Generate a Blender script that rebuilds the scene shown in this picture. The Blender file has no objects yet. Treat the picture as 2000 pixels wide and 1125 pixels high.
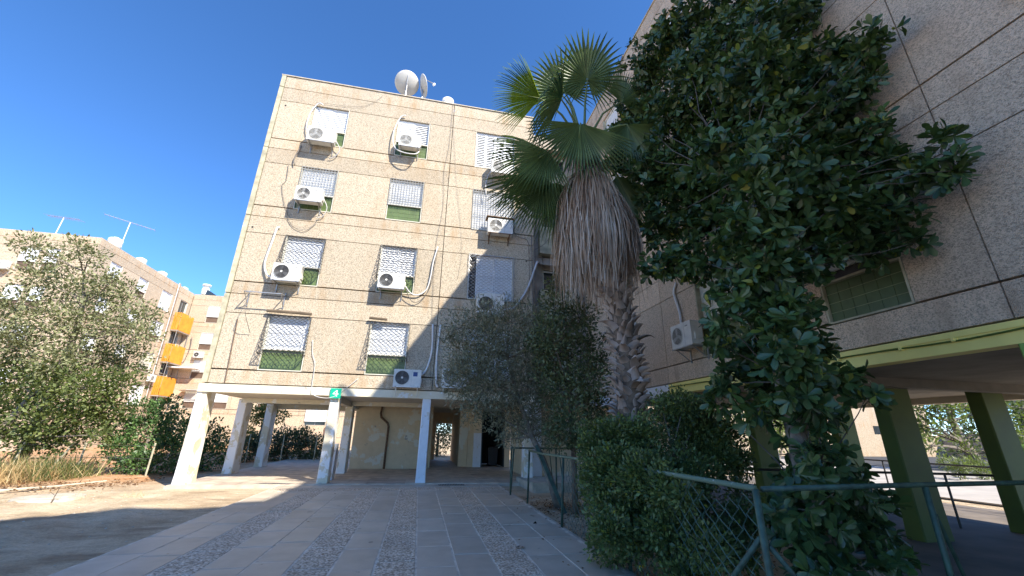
import bpy, math, random
import numpy as np
from mathutils import Matrix, Vector

random.seed(11)
rng = np.random.default_rng(11)
scene = bpy.context.scene
col = scene.collection
R = math.radians

# ------------------------------------------------------------------ camera
EYE = 1.6
cam_d = bpy.data.cameras.new('camera')
cam = bpy.data.objects.new('camera', cam_d)
col.objects.link(cam)
yaw, pitch, roll = 0.20732, 0.34046, 0.01711
fw = Vector((math.sin(yaw) * math.cos(pitch), math.cos(yaw) * math.cos(pitch), math.sin(pitch)))
rt = Vector((math.cos(yaw), -math.sin(yaw), 0))
up = rt.cross(fw)
cr, sr = math.cos(roll), math.sin(roll)
rt2 = cr * rt + sr * up
up2 = -sr * rt + cr * up
cam.matrix_world = Matrix(((rt2.x, up2.x, -fw.x, 0), (rt2.y, up2.y, -fw.y, 0), (rt2.z, up2.z, -fw.z, EYE), (0, 0, 0, 1)))
cam_d.sensor_width = 36
cam_d.lens = 36 * 796.7 / 2000
cam_d.clip_start = 0.05
cam_d.clip_end = 2000
scene.camera = cam

# ------------------------------------------------------------------ sky and sun
sun_from = Vector((0.73, -1.0, 1.14)).normalized()
world = bpy.data.worlds.new('World')
scene.world = world
world.use_nodes = True
nt = world.node_tree
sky = nt.nodes.new('ShaderNodeTexSky')
sky.sky_type = 'NISHITA'
sky.sun_disc = False
sky.sun_elevation = math.asin(sun_from.z)
sky.sun_rotation = math.atan2(sun_from.x, sun_from.y)
sky.air_density = 0.65
sky.dust_density = 0.0
sky.ozone_density = 7.0
hs = nt.nodes.new('ShaderNodeHueSaturation')
hs.inputs['Saturation'].default_value = 1.10
nt.links.new(sky.outputs[0], hs.inputs['Color'])
nt.links.new(hs.outputs[0], nt.nodes['Background'].inputs[0])
nt.nodes['Background'].inputs[1].default_value = 0.15
sd = bpy.data.lights.new('sun', 'SUN')
sd.energy = 4.0
sd.angle = R(0.55)
sd.color = (1.0, 0.93, 0.82)
sun = bpy.data.objects.new('sun', sd)
col.objects.link(sun)
sun.rotation_euler = sun_from.to_track_quat('Z', 'Y').to_euler()
scene.view_settings.view_transform = 'Standard'
scene.view_settings.look = 'None'
scene.view_settings.gamma = 1
scene.view_settings.use_curve_mapping = False
scene.view_settings.exposure = 1.3

# ------------------------------------------------------------------ helpers
WM = {}
I4 = Matrix.Identity(4)

def T(x, y, z):
    return Matrix.Translation((x, y, z))

def RZ(a):
    return Matrix.Rotation(a, 4, 'Z')

def link(name, data, parent=None, M=None):
    o = bpy.data.objects.new(name, data)
    col.objects.link(o)
    M = M or I4
    WM[o.name] = M
    if parent is not None:
        o.parent = parent
        o.matrix_basis = WM[parent.name].inverted() @ M
    else:
        o.matrix_basis = M
    return o

def tag(o, label=None, cat=None, group=None, kind=None):
    if label: o['label'] = label
    if cat: o['category'] = cat
    if group: o['group'] = group
    if kind: o['kind'] = kind
    return o

def thing(name, M, label, cat, group=None):
    if isinstance(M, tuple): M = T(*M)
    return tag(link(name, None, None, M), label, cat, group)

class MB:
    def __init__(s):
        s.v = []; s.f = []; s.m = []; s.mats = []; s.cur = 0
    def use(s, mat):
        if mat not in s.mats: s.mats.append(mat)
        s.cur = s.mats.index(mat)
        return s
    def add(s, vs, fs):
        b = len(s.v)
        s.v += [tuple(p) for p in vs]
        for f in fs:
            s.f.append([i + b for i in f]); s.m.append(s.cur)
        return s
    def box(s, x0, x1, y0, y1, z0, z1, M=None):
        vs = [Vector((x, y, z)) for z in (z0, z1) for y in (y0, y1) for x in (x0, x1)]
        if M: vs = [M @ p for p in vs]
        return s.add(vs, [(0, 2, 3, 1), (4, 5, 7, 6), (0, 1, 5, 4), (2, 6, 7, 3), (0, 4, 6, 2), (1, 3, 7, 5)])
    def tube(s, pts, r, n=6, cap=True):
        pts = [Vector(p) for p in pts]
        if not isinstance(r, (list, tuple)): r = [r] * len(pts)
        vs = []; u = None
        for i, p in enumerate(pts):
            a = pts[max(i - 1, 0)]; b = pts[min(i + 1, len(pts) - 1)]
            t = (b - a).normalized() if (b - a).length > 1e-9 else Vector((0, 0, 1))
            if u is None:
                u = t.orthogonal().normalized()
            else:
                u = (u - t * u.dot(t))
                u = u.normalized() if u.length > 1e-6 else t.orthogonal().normalized()
            w = t.cross(u)
            for k in range(n):
                a_ = 2 * math.pi * k / n
                vs.append(p + (u * math.cos(a_) + w * math.sin(a_)) * r[i])
        fs = []
        for i in range(len(pts) - 1):
            for k in range(n):
                k2 = (k + 1) % n
                fs.append((i * n + k, i * n + k2, (i + 1) * n + k2, (i + 1) * n + k))
        if cap:
            fs.append(tuple(range(n - 1, -1, -1))); fs.append(tuple((len(pts) - 1) * n + k for k in range(n)))
        return s.add(vs, fs)
    def lathe(s, prof, n=24, M=None):
        vs = []
        for (r, z) in prof:
            for k in range(n):
                a = 2 * math.pi * k / n
                p = Vector((r * math.cos(a), r * math.sin(a), z))
                vs.append(M @ p if M else p)
        fs = []
        for i in range(len(prof) - 1):
            for k in range(n):
                k2 = (k + 1) % n
                fs.append((i * n + k, i * n + k2, (i + 1) * n + k2, (i + 1) * n + k))
        return s.add(vs, fs)
    def prism(s, poly, y0, y1, M=None):
        n = len(poly)
        vs = [Vector((x, y0, z)) for x, z in poly] + [Vector((x, y1, z)) for x, z in poly]
        if M: vs = [M @ p for p in vs]
        fs = [tuple(range(n)), tuple(range(2 * n - 1, n - 1, -1))]
        fs += [(k, k + n, (k + 1) % n + n, (k + 1) % n) for k in range(n)]
        return s.add(vs, fs)
    def mesh(s, name, smooth=False):
        me = bpy.data.meshes.new(name)
        me.from_pydata(s.v, [], s.f)
        for m in s.mats: me.materials.append(m)
        if len(s.mats) > 1: me.polygons.foreach_set('material_index', s.m)
        if smooth: me.polygons.foreach_set('use_smooth', [True] * len(s.f))
        me.update()
        return me
    def build(s, name, parent=None, M=None, smooth=False):
        return link(name, s.mesh(name, smooth), parent, M)

# ------------------------------------------------------------------ materials
def newmat(name):
    m = bpy.data.materials.new(name)
    m.use_nodes = True
    n = m.node_tree.nodes; l = m.node_tree.links
    b = n['Principled BSDF']
    return m, n, l, b

def pos(n, l, scale=1.0, obj=False):
    if obj:
        c = n.new('ShaderNodeTexCoord'); o = c.outputs['Object']
    else:
        c = n.new('ShaderNodeNewGeometry'); o = c.outputs['Position']
    mp = n.new('ShaderNodeMapping')
    if isinstance(scale, (int, float)): scale = (scale,) * 3
    mp.inputs['Scale'].default_value = scale
    l.new(o, mp.inputs[0])
    return mp.outputs[0]

def noise(n, l, vec, scale, detail=4, rough=0.55):
    t = n.new('ShaderNodeTexNoise')
    t.inputs['Scale'].default_value = scale
    t.inputs['Detail'].default_value = detail
    t.inputs['Roughness'].default_value = rough
    l.new(vec, t.inputs['Vector'])
    return t.outputs[0]

def ramp(n, l, fac, stops, interp='LINEAR'):
    r = n.new('ShaderNodeValToRGB')
    r.color_ramp.interpolation = interp
    e = r.color_ramp.elements
    while len(e) < len(stops): e.new(0.5)
    for k, (p, c) in enumerate(stops):
        e[k].position = p
        e[k].color = (c, c, c, 1) if isinstance(c, (int, float)) else (*c, 1)
    l.new(fac, r.inputs[0])
    return r.outputs[0]

def mix(n, l, fac, a, b, mode='MIX'):
    x = n.new('ShaderNodeMix'); x.data_type = 'RGBA'; x.blend_type = mode
    for s, v in ((x.inputs[0], fac), (x.inputs[6], a), (x.inputs[7], b)):
        if isinstance(v, (int, float)): s.default_value = v
        elif isinstance(v, tuple): s.default_value = (*v, 1)
        else: l.new(v, s)
    return x.outputs[2]

def bump(n, l, b, h, strength=0.5, dist=0.01):
    u = n.new('ShaderNodeBump')
    u.inputs['Strength'].default_value = strength
    u.inputs['Distance'].default_value = dist
    l.new(h, u.inputs['Height'])
    l.new(u.outputs[0], b.inputs['Normal'])

def simple(name, c, rough=0.6, metal=0.0, var=0.12, sc=3.0, bmp=0.0, spec=None):
    m, n, l, b = newmat(name)
    v = pos(n, l)
    f = noise(n, l, v, sc, 6)
    d = tuple(max(0, x * (1 - 2.2 * var)) for x in c); e = tuple(min(1, x * (1 + var)) for x in c)
    l.new(ramp(n, l, f, [(0.3, d), (0.7, e)]), b.inputs['Base Color'])
    b.inputs['Roughness'].default_value = rough
    b.inputs['Metallic'].default_value = metal
    if spec is not None: b.inputs['Specular IOR Level'].default_value = spec
    if bmp: bump(n, l, b, noise(n, l, v, sc * 12, 3), bmp)
    return m

def pebbledash(name, base, stain=(0.46, 0.27, 0.13), sc=42, con=0.76):
    m, n, l, b = newmat(name)
    v = pos(n, l)
    vo = n.new('ShaderNodeTexVoronoi'); vo.inputs['Scale'].default_value = sc
    l.new(v, vo.inputs['Vector'])
    g = n.new('ShaderNodeRGBToBW'); l.new(vo.outputs['Color'], g.inputs[0])
    dk = tuple(x * 0.60 for x in base); lt = tuple(min(1, x * 1.2) for x in base)
    peb = ramp(n, l, g.outputs[0], [(0.2, dk), (0.45, base), (0.75, lt)])
    n2 = noise(n, l, v, 16, 5, 0.75)
    peb = mix(n, l, 0.6, peb, ramp(n, l, n2, [(0.38, con), (0.60, 1.0)]), 'MULTIPLY')
    # blotchy staining, streaked downwards
    vs = pos(n, l, (1.1, 1.1, 0.35))
    st = noise(n, l, vs, 0.9, 6, 0.62)
    c = mix(n, l, ramp(n, l, st, [(0.54, 0.0), (0.78, 0.42)]), peb, stain)
    # rain-washed rust stains hanging below the floor joints and above the slab
    vz = noise(n, l, pos(n, l, (2.6, 2.6, 0.25)), 1.3, 5, 0.6)
    sx = n.new('ShaderNodeSeparateXYZ'); l.new(v, sx.inputs[0])
    fr = n.new('ShaderNodeMath'); fr.operation = 'PINGPONG'; fr.inputs[1].default_value = 1.465
    of = n.new('ShaderNodeMath'); of.operation = 'SUBTRACT'; of.inputs[1].default_value = 3.05; l.new(sx.outputs[2], of.inputs[0])
    l.new(of.outputs[0], fr.inputs[0])
    band = ramp(n, l, fr.outputs[0], [(0.0, 1.0), (0.55, 0.0)])
    mm = n.new('ShaderNodeMath'); mm.operation = 'MULTIPLY'; l.new(band, mm.inputs[0])
    l.new(ramp(n, l, vz, [(0.47, 0.0), (0.70, 0.8)]), mm.inputs[1])
    c = mix(n, l, mm.outputs[0], c, stain)
    st2 = noise(n, l, v, 0.35, 4)
    c = mix(n, l, ramp(n, l, st2, [(0.35, 0.0), (0.7, 0.30)]), c, tuple(x * 0.72 for x in base))
    oi = n.new('ShaderNodeObjectInfo')
    c = mix(n, l, 1.0, c, ramp(n, l, oi.outputs['Random'], [(0, 0.86), (1, 1.03)]), 'MULTIPLY')
    l.new(c, b.inputs['Base Color'])
    b.inputs['Roughness'].default_value = 0.95
    b.inputs['Specular IOR Level'].default_value = 0.2
    bump(n, l, b, vo.outputs['Distance'], 0.8, 0.012)
    return m

def peeling(name, paint, under, amount=0.5, sc=1.4, rough=0.8):
    m, n, l, b = newmat(name)
    v = pos(n, l)
    f = noise(n, l, v, sc, 8, 0.62)
    g = noise(n, l, v, 5.0, 5)
    p = mix(n, l, ramp(n, l, g, [(0.35, 0.35), (0.7, 0.0)]), paint, tuple(x * 0.72 for x in paint))
    f2 = noise(n, l, v, sc * 2.7, 7, 0.6)
    c = mix(n, l, ramp(n, l, f, [(amount, 0.0), (amount + 0.015, 1.0)]), p, under)
    c = mix(n, l, ramp(n, l, f2, [(0.66, 0.0), (0.68, 0.8)]), c, (0.33, 0.31, 0.28))
    l.new(c, b.inputs['Base Color'])
    b.inputs['Roughness'].default_value = rough
    bump(n, l, b, f, 0.4, 0.03)
    return m

def leafmat(name, stops, rough=0.45, trans=0.25, tcol=(0.12, 0.22, 0.03), spec=0.5):
    m, n, l, b = newmat(name)
    gi = n.new('ShaderNodeNewGeometry')
    rnd = gi.outputs['Random Per Island']
    v = pos(n, l)
    big = noise(n, l, v, 1.3, 3)
    ad = n.new('ShaderNodeMath'); ad.operation = 'MULTIPLY_ADD'
    ad.inputs[1].default_value = 0.6; ad.inputs[2].default_value = -0.18
    l.new(rnd, ad.inputs[0])
    a2 = n.new('ShaderNodeMath'); a2.operation = 'ADD'; l.new(ad.outputs[0], a2.inputs[0]); 
    l.new(big, a2.inputs[1])
    c = ramp(n, l, a2.outputs[0], stops)
    l.new(c, b.inputs['Base Color'])
    b.inputs['Roughness'].default_value = rough
    b.inputs['Specular IOR Level'].default_value = spec
    tr = n.new('ShaderNodeBsdfTranslucent'); tr.inputs[0].default_value = (*tcol, 1)
    ms = n.new('ShaderNodeMixShader'); ms.inputs[0].default_value = trans
    l.new(b.outputs[0], ms.inputs[1]); l.new(tr.outputs[0], ms.inputs[2])
    l.new(ms.outputs[0], n['Material Output'].inputs[0])
    return m

WALL = pebbledash('pebble_dash', (0.545, 0.462, 0.345), (0.42, 0.27, 0.14))
WALLR = pebbledash('pebble_dash_shade_lift', (0.76, 0.585, 0.42), (0.42, 0.29, 0.19), 70, 0.72)  # same pebble-dash on the shaded block, colour lightened to lift its shade
WALLF = pebbledash('pebble_dash_far', (0.62, 0.50, 0.36))
EDGE = simple('edge_concrete', (0.50, 0.46, 0.32), 0.9, var=0.18, sc=4, bmp=0.2)
JOINT = simple('joint_concrete', (0.12, 0.095, 0.07), 0.95)
CORE = simple('core_render', (0.42, 0.36, 0.29), 0.9)
SOFFIT = peeling('soffit_plaster', (0.60, 0.53, 0.42), (0.52, 0.50, 0.45), 0.66)
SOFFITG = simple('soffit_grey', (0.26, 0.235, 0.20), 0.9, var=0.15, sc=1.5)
BEAM = peeling('cream_paint', (0.74, 0.68, 0.52), (0.72, 0.75, 0.76), 0.60, 1.9)
PILLAR = peeling('peeling_paint', (0.70, 0.62, 0.45), (0.80, 0.78, 0.73), 0.47, 2.0)
WALLP = peeling('ochre_wall', (0.72, 0.58, 0.38), (0.70, 0.66, 0.55), 0.58, 1.1)
WHITEP = peeling('white_paint', (0.74, 0.77, 0.80), (0.60, 0.58, 0.52), 0.60, 2.2)
LIME = simple('lime_paint', (0.95, 0.80, 0.24), 0.6, var=0.06, sc=2)
OLIVEP = simple('olive_green_paint', (0.10, 0.14, 0.018), 0.6, var=0.1, sc=2)
GREENP = simple('grass_green_paint', (0.26, 0.42, 0.09), 0.6, var=0.06, sc=2)
WHITE = simple('white_enamel', (0.80, 0.80, 0.78), 0.4, var=0.04, sc=4)
SHUT = simple('shutter_white', (0.78, 0.80, 0.82), 0.45, var=0.04, sc=5)
CREAM = simple('cream_shutter', (0.66, 0.63, 0.52), 0.5, var=0.06, sc=5)
ACW = simple('ac_white', (0.68, 0.67, 0.62), 0.45, var=0.07, sc=6)
ACG = simple('ac_grille_grey', (0.30, 0.30, 0.29), 0.5)
DARK = simple('dark_metal_and_recess', (0.05, 0.045, 0.04), 0.5)
RUST = simple('rusty_metal', (0.20, 0.12, 0.07), 0.8, var=0.25, sc=12)
STEEL = simple('galvanised_steel', (0.42, 0.42, 0.42), 0.45, 0.6)
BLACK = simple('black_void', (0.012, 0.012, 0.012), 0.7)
GLASS = simple('window_glass', (0.035, 0.045, 0.05), 0.12, var=0.1, spec=0.8)
TILE = simple('green_tile', (0.115, 0.165, 0.055), 0.4, var=0.16, sc=3)
TILED = simple('dark_green_tile', (0.085, 0.13, 0.055), 0.35, var=0.12, sc=3)
GROUT = simple('tile_grout', (0.42, 0.45, 0.28), 0.9)
BROWNP = simple('brown_panel', (0.14, 0.09, 0.06), 0.7)
ORANGE = simple('orange_boards', (0.72, 0.30, 0.03), 0.6, var=0.1, sc=2)
TEAL = simple('sign_green', (0.0, 0.42, 0.24), 0.4, var=0.03)
GFENCE = simple('green_fence_paint', (0.05, 0.095, 0.065), 0.55, var=0.3, sc=9)
GFENCEL = peeling('weathered_rail_paint', (0.14, 0.18, 0.11), (0.38, 0.38, 0.30), 0.62, 9, 0.6)
PVC = simple('white_conduit', (0.70, 0.69, 0.66), 0.5, var=0.06)
HOSE = simple('silver_hose', (0.55, 0.55, 0.55), 0.4, 0.2)
CABLE = simple('grey_cable', (0.18, 0.16, 0.14), 0.7)
BARK = simple('grey_bark', (0.24, 0.20, 0.155), 0.95, var=0.22, sc=9, bmp=0.7)
BARKD = simple('brown_bark', (0.18, 0.13, 0.09), 0.95, var=0.25, sc=9, bmp=0.7)

# ------------------------------------------------------------------ ground materials
def ground_mat():
    m, n, l, b = newmat('sandy_soil')
    v = pos(n, l)
    a = noise(n, l, v, 0.8, 8, 0.6)
    c = ramp(n, l, a, [(0.32, (0.48, 0.36, 0.23)), (0.5, (0.64, 0.50, 0.335)), (0.68, (0.74, 0.61, 0.43))])
    s = noise(n, l, v, 26, 4, 0.8)
    m5 = noise(n, l, pos(n, l, (0.7, 1.5, 1)), 5.5, 6, 0.7)
    c = mix(n, l, 0.8, c, ramp(n, l, m5, [(0.36, 0.74), (0.58, 1.0)]), 'MULTIPLY')
    c = mix(n, l, 0.75, c, ramp(n, l, s, [(0.35, 0.62), (0.6, 1.0)]), 'MULTIPLY')
    cl_ = noise(n, l, pos(n, l, (0.5, 1.6, 1)), 0.7, 6, 0.6)
    c = mix(n, l, ramp(n, l, cl_, [(0.56, 0.0), (0.66, 0.55)]), c, (0.23, 0.155, 0.095))
    sx = n.new('ShaderNodeSeparateXYZ'); l.new(v, sx.inputs[0])
    # orange leaf litter along the hedge line
    mr = n.new('ShaderNodeMapRange'); mr.inputs[1].default_value = 13.9; mr.inputs[2].default_value = 16.6
    l.new(sx.outputs[1], mr.inputs[0])
    mr2 = n.new('ShaderNodeMapRange'); mr2.inputs[1].default_value = -7.2; mr2.inputs[2].default_value = -8.6
    l.new(sx.outputs[0], mr2.inputs[0])
    mu = n.new('ShaderNodeMath'); mu.operation = 'MULTIPLY'; l.new(mr.outputs[0], mu.inputs[0]); l.new(mr2.outputs[0], mu.inputs[1])
    mu2 = n.new('ShaderNodeMath'); mu2.operation = 'MULTIPLY'; l.new(mu.outputs[0], mu2.inputs[0])
    l.new(ramp(n, l, noise(n, l, v, 3, 5), [(0.3, 0.2), (0.6, 1.0)]), mu2.inputs[1])
    c = mix(n, l, mu2.outputs[0], c, (0.48, 0.25, 0.12))
    l.new(c, b.inputs['Base Color'])
    b.inputs['Roughness'].default_value = 1.0
    b.inputs['Specular IOR Level'].default_value = 0.1
    ad = n.new('ShaderNodeMath'); ad.operation = 'MULTIPLY_ADD'; ad.inputs[1].default_value = 0.35
    l.new(s, ad.inputs[0]); l.new(m5, ad.inputs[2])
    bump(n, l, b, ad.outputs[0], 0.9, 0.06)
    return m

def paver_mat():
    m, n, l, b = newmat('grey_paver')
    v = pos(n, l)
    a = noise(n, l, v, 1.6, 7, 0.65)
    c = ramp(n, l, a, [(0.3, (0.48, 0.40, 0.30)), (0.52, (0.57, 0.48, 0.37)), (0.72, (0.65, 0.55, 0.43))])
    f = noise(n, l, v, 60, 3, 0.8)
    c = mix(n, l, 0.5, c, ramp(n, l, f, [(0.3, 0.82), (0.65, 1.0)]), 'MULTIPLY')
    sp = noise(n, l, v, 4.2, 3, 0.5)
    c = mix(n, l, ramp(n, l, sp, [(0.70, 0.0), (0.73, 0.55)]), c, (0.07, 0.065, 0.06))
    oi = n.new('ShaderNodeObjectInfo')
    c = mix(n, l, 1.0, c, ramp(n, l, oi.outputs['Random'], [(0, 0.86), (1, 1.0)]), 'MULTIPLY')
    l.new(c, b.inputs['Base Color'])
    b.inputs['Roughness'].default_value = 0.5
    bump(n, l, b, f, 0.25, 0.004)
    return m

def pebble_mat():
    m, n, l, b = newmat('pebble_paver')
    v = pos(n, l)
    vo = n.new('ShaderNodeTexVoronoi'); vo.inputs['Scale'].default_value = 38
    l.new(v, vo.inputs['Vector'])
    g = n.new('ShaderNodeRGBToBW'); l.new(vo.outputs['Color'], g.inputs[0])
    c = ramp(n, l, g.outputs[0], [(0.15, (0.40, 0.29, 0.19)), (0.45, (0.68, 0.53, 0.38)), (0.65, (0.80, 0.65, 0.48)), (0.9, (0.92, 0.80, 0.64))])
    e = ramp(n, l, vo.outputs['Distance'], [(0.45, 1.0), (0.8, 0.5)])
    c = mix(n, l, 1.0, c, e, 'MULTIPLY')
    d = noise(n, l, v, 1.2, 5)
    c = mix(n, l, 0.7, c, ramp(n, l, d, [(0.3, 0.7), (0.65, 1.0)]), 'MULTIPLY')
    l.new(c, b.inputs['Base Color'])
    b.inputs['Roughness'].default_value = 0.8
    inv = n.new('ShaderNodeMath'); inv.operation = 'SUBTRACT'; inv.inputs[0].default_value = 1; l.new(vo.outputs['Distance'], inv.inputs[1])
    bump(n, l, b, inv.outputs[0], 0.5, 0.01)
    return m

GROUND = ground_mat()
PAVER = paver_mat()
PEBBLE = pebble_mat()
MORTAR = simple('sandy_mortar', (0.70, 0.62, 0.50), 1.0, var=0.2, sc=6)
FLOOR = simple('terrazzo_floor', (0.60, 0.50, 0.385), 0.6, var=0.16, sc=2.5)
FLOOR2 = simple('concrete_floor_shade', (0.19, 0.155, 0.12), 0.8, var=0.2, sc=1.2)  # tone darkened, the shade under the right block put into the colour
CURB = simple('pale_kerb', (0.52, 0.46, 0.36), 0.9, var=0.15, sc=4)
ROAD = simple('sunlit_pavement', (0.42, 0.38, 0.33), 0.9, var=0.1, sc=1)
LEAF_F = leafmat('rubber_leaf', [(0.25, (0.028, 0.055, 0.022)), (0.55, (0.05, 0.095, 0.034)), (0.8, (0.075, 0.125, 0.04)), (0.95, (0.085, 0.145, 0.035))], 0.33, 0.12, (0.10, 0.20, 0.02))
LEAF_O = leafmat('olive_leaf', [(0.25, (0.12, 0.125, 0.07)), (0.6, (0.20, 0.20, 0.12)), (0.9, (0.31, 0.31, 0.20))], 0.55, 0.12, (0.08, 0.11, 0.04))
LEAF_O2 = leafmat('laurel_leaf', [(0.25, (0.06, 0.08, 0.035)), (0.6, (0.10, 0.13, 0.055)), (0.9, (0.18, 0.21, 0.09))], 0.5, 0.15, (0.08, 0.13, 0.03))
LEAF_B = leafmat('bush_leaf', [(0.25, (0.055, 0.078, 0.025)), (0.6, (0.095, 0.13, 0.04)), (0.9, (0.19, 0.235, 0.07))], 0.45, 0.2, (0.10, 0.19, 0.03))
LEAF_L = leafmat('pale_tree_leaf', [(0.25, (0.12, 0.135, 0.06)), (0.6, (0.21, 0.225, 0.11)), (0.9, (0.34, 0.35, 0.18))], 0.6, 0.25, (0.18, 0.22, 0.05))
LEAF_L2 = leafmat('green_tree_leaf', [(0.25, (0.06, 0.085, 0.025)), (0.6, (0.11, 0.145, 0.045)), (0.9, (0.21, 0.245, 0.08))], 0.55, 0.3, (0.2, 0.28, 0.04))
LEAF_H = leafmat('hedge_leaf', [(0.25, (0.045, 0.095, 0.03)), (0.6, (0.08, 0.155, 0.05)), (0.9, (0.14, 0.24, 0.07))], 0.45, 0.2, (0.10, 0.22, 0.03))
LEAF_Y = leafmat('yellow_green_leaf', [(0.25, (0.10, 0.15, 0.02)), (0.6, (0.22, 0.28, 0.04)), (0.9, (0.40, 0.38, 0.08))], 0.5, 0.35, (0.4, 0.42, 0.06))
PALM = leafmat('palm_leaf', [(0.25, (0.07, 0.115, 0.05)), (0.6, (0.115, 0.175, 0.07)), (0.9, (0.17, 0.24, 0.09))], 0.42, 0.25, (0.13, 0.21, 0.05))
PALMY = leafmat('sunlit_palm_leaf', [(0.25, (0.07, 0.13, 0.02)), (0.6, (0.12, 0.19, 0.03)), (0.9, (0.18, 0.24, 0.04))], 0.42, 0.4, (0.24, 0.34, 0.02))  # sunlit copy of the palm leaf, sunlight put into the yellower green
PETI = simple('palm_petiole', (0.16, 0.21, 0.07), 0.5, var=0.15, sc=6)
DEAD = leafmat('dead_palm_leaf', [(0.25, (0.20, 0.12, 0.075)), (0.5, (0.40, 0.28, 0.19)), (0.75, (0.52, 0.42, 0.32)), (0.95, (0.64, 0.57, 0.48))], 0.85, 0.1, (0.3, 0.2, 0.1), 0.15)
BOOT = leafmat('palm_boot', [(0.25, (0.10, 0.065, 0.045)), (0.5, (0.26, 0.19, 0.145)), (0.9, (0.50, 0.42, 0.36))], 0.9, 0.02, (0.2, 0.15, 0.1), 0.15)
STRAW = leafmat('dry_grass', [(0.25, (0.34, 0.22, 0.10)), (0.6, (0.52, 0.37, 0.18)), (0.9, (0.62, 0.50, 0.28))], 0.8, 0.2, (0.5, 0.35, 0.15), 0.2)
LITTER = leafmat('leaf_litter', [(0.25, (0.06, 0.035, 0.02)), (0.6, (0.16, 0.08, 0.04)), (0.9, (0.30, 0.18, 0.08))], 0.9, 0.0, (0.1, 0.1, 0.1), 0.1)
PINK = simple('pink_flowers', (0.45, 0.22, 0.24), 0.7, var=0.25, sc=6)

# ------------------------------------------------------------------ ground and path
from mathutils import noise as mnoise
def hills(x, y):
    k = min(1, max(0, (-4.4 - x) / 1.5)) * min(1, max(0, (14.0 - y) / 0.8)) 
    k2 = min(1, max(0, (-8.0 - x) / 1.0))
    k = max(k, k2)
    h = 0.06 * math.sin(x * 0.9 + 0.6 * y) + 0.05 * math.sin(1.7 * x - 0.8 * y + 1) + 0.025 * math.sin(3.1 * x + 2.3 * y)
    h += 0.05 * (mnoise.noise((x * 1.9, y * 2.3, 0.3))) + 0.035 * mnoise.noise((x * 5.1, y * 6.0, 2.0))
    far = 1 if (abs(x) < 30 and 0 < y < 30) else 0
    return -0.05 + k * far * (h * 0.8 - 0.01)
xs = [-400, -200, -100, -60, -40, -30] + [-30 + 0.5 * i for i in range(1, 31)] + [-15 + 0.2 * i for i in range(1, 55)] + [-3.6, 2.4, 3, 4, 5, 6, 8, 10, 20, 30, 50, 100, 200, 400]
ys = [-400, -200, -100, -50, -20, -8, -2] + [0.4 * i for i in range(0, 11)] + [4 + 0.2 * i for i in range(1, 62)] + [16.4 + 0.6 * i for i in range(0, 24)] + [35, 50, 80, 120, 200, 400]
b = MB().use(GROUND)
vs = [(x, y, hills(x, y)) for y in ys for x in xs]
nx = len(xs)
b.add(vs, [(j * nx + i, j * nx + i + 1, (j + 1) * nx + i + 1, (j + 1) * nx + i) for j in range(len(ys) - 1) for i in range(nx - 1)])
tag(b.build('ground', smooth=True), kind='structure')

path = MB().use(MORTAR).box(-3.86, 2.63, -6, 14.34, -0.045, 0.0275).build('path')
tag(path, kind='structure')
edges = [-3.83 + 0.4923 * i for i in range(14)]
pebs = {2, 5, 7, 10}
pm = {}
def paver(w, L, mat, x, y, dz=0.0, rot=0.0):
    key = (round(w, 3), round(L, 3), mat.name)
    if key not in pm:
        c = 0.006
        q = MB().use(mat)
        hw, hl = w / 2, L / 2
        q.add([(-hw, -hl, -0.03), (hw, -hl, -0.03), (hw, hl, -0.03), (-hw, hl, -0.03),
               (-hw, -hl, 0.014), (hw, -hl, 0.014), (hw, hl, 0.014), (-hw, hl, 0.014),
               (-hw + c, -hl + c, 0.02), (hw - c, -hl + c, 0.02), (hw - c, hl - c, 0.02), (-hw + c, hl - c, 0.02)],
              [(8, 9, 10, 11), (4, 5, 9, 8), (5, 6, 10, 9), (6, 7, 11, 10), (7, 4, 8, 11), (0, 1, 5, 4), (1, 2, 6, 5), (2, 3, 7, 6), (3, 0, 4, 7)])
        pm[key] = q.mesh('paver')
    return link('paver', pm[key], path, T(x, y, 0.012 + dz) @ RZ(rot))
for i in range(13):
    x = (edges[i] + edges[i + 1]) / 2
    peb = i in pebs
    y = 2.0 + random.choice([0, 0.3, 0.5, 0.15])
    L = 0.98
    while y < 12.9:
        L2 = min(L, 12.95 - y)
        if L2 > 0.1:
            paver(0.4923 - (0.018 if not peb else 0.022), round(L2 - 0.024, 3), PEBBLE if peb else PAVER, x, y + L2 / 2, random.uniform(-0.003, 0.003), random.uniform(-0.004, 0.004))
        y += L
for i in range(13):
    x = (edges[i] + edges[i + 1]) / 2
    for y, L, mt in ((13.28, 0.62, PEBBLE), (13.94, 0.62, PAVER)):
        paver(0.478, L, mt, x, y, random.uniform(-0.002, 0.002))

fl = MB().use(FLOOR).box(-6.82, 3.9, 14.36, 26.2, -0.3, 0.036).box(3.9, 6.5, 15.2, 26.2, -0.3, 0.036)
fl = tag(fl.build('pilotis_floor'), kind='structure')
FLOORT = simple('terrazzo_floor_darker', (0.48, 0.38, 0.29), 0.6, var=0.16, sc=2.5)
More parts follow.
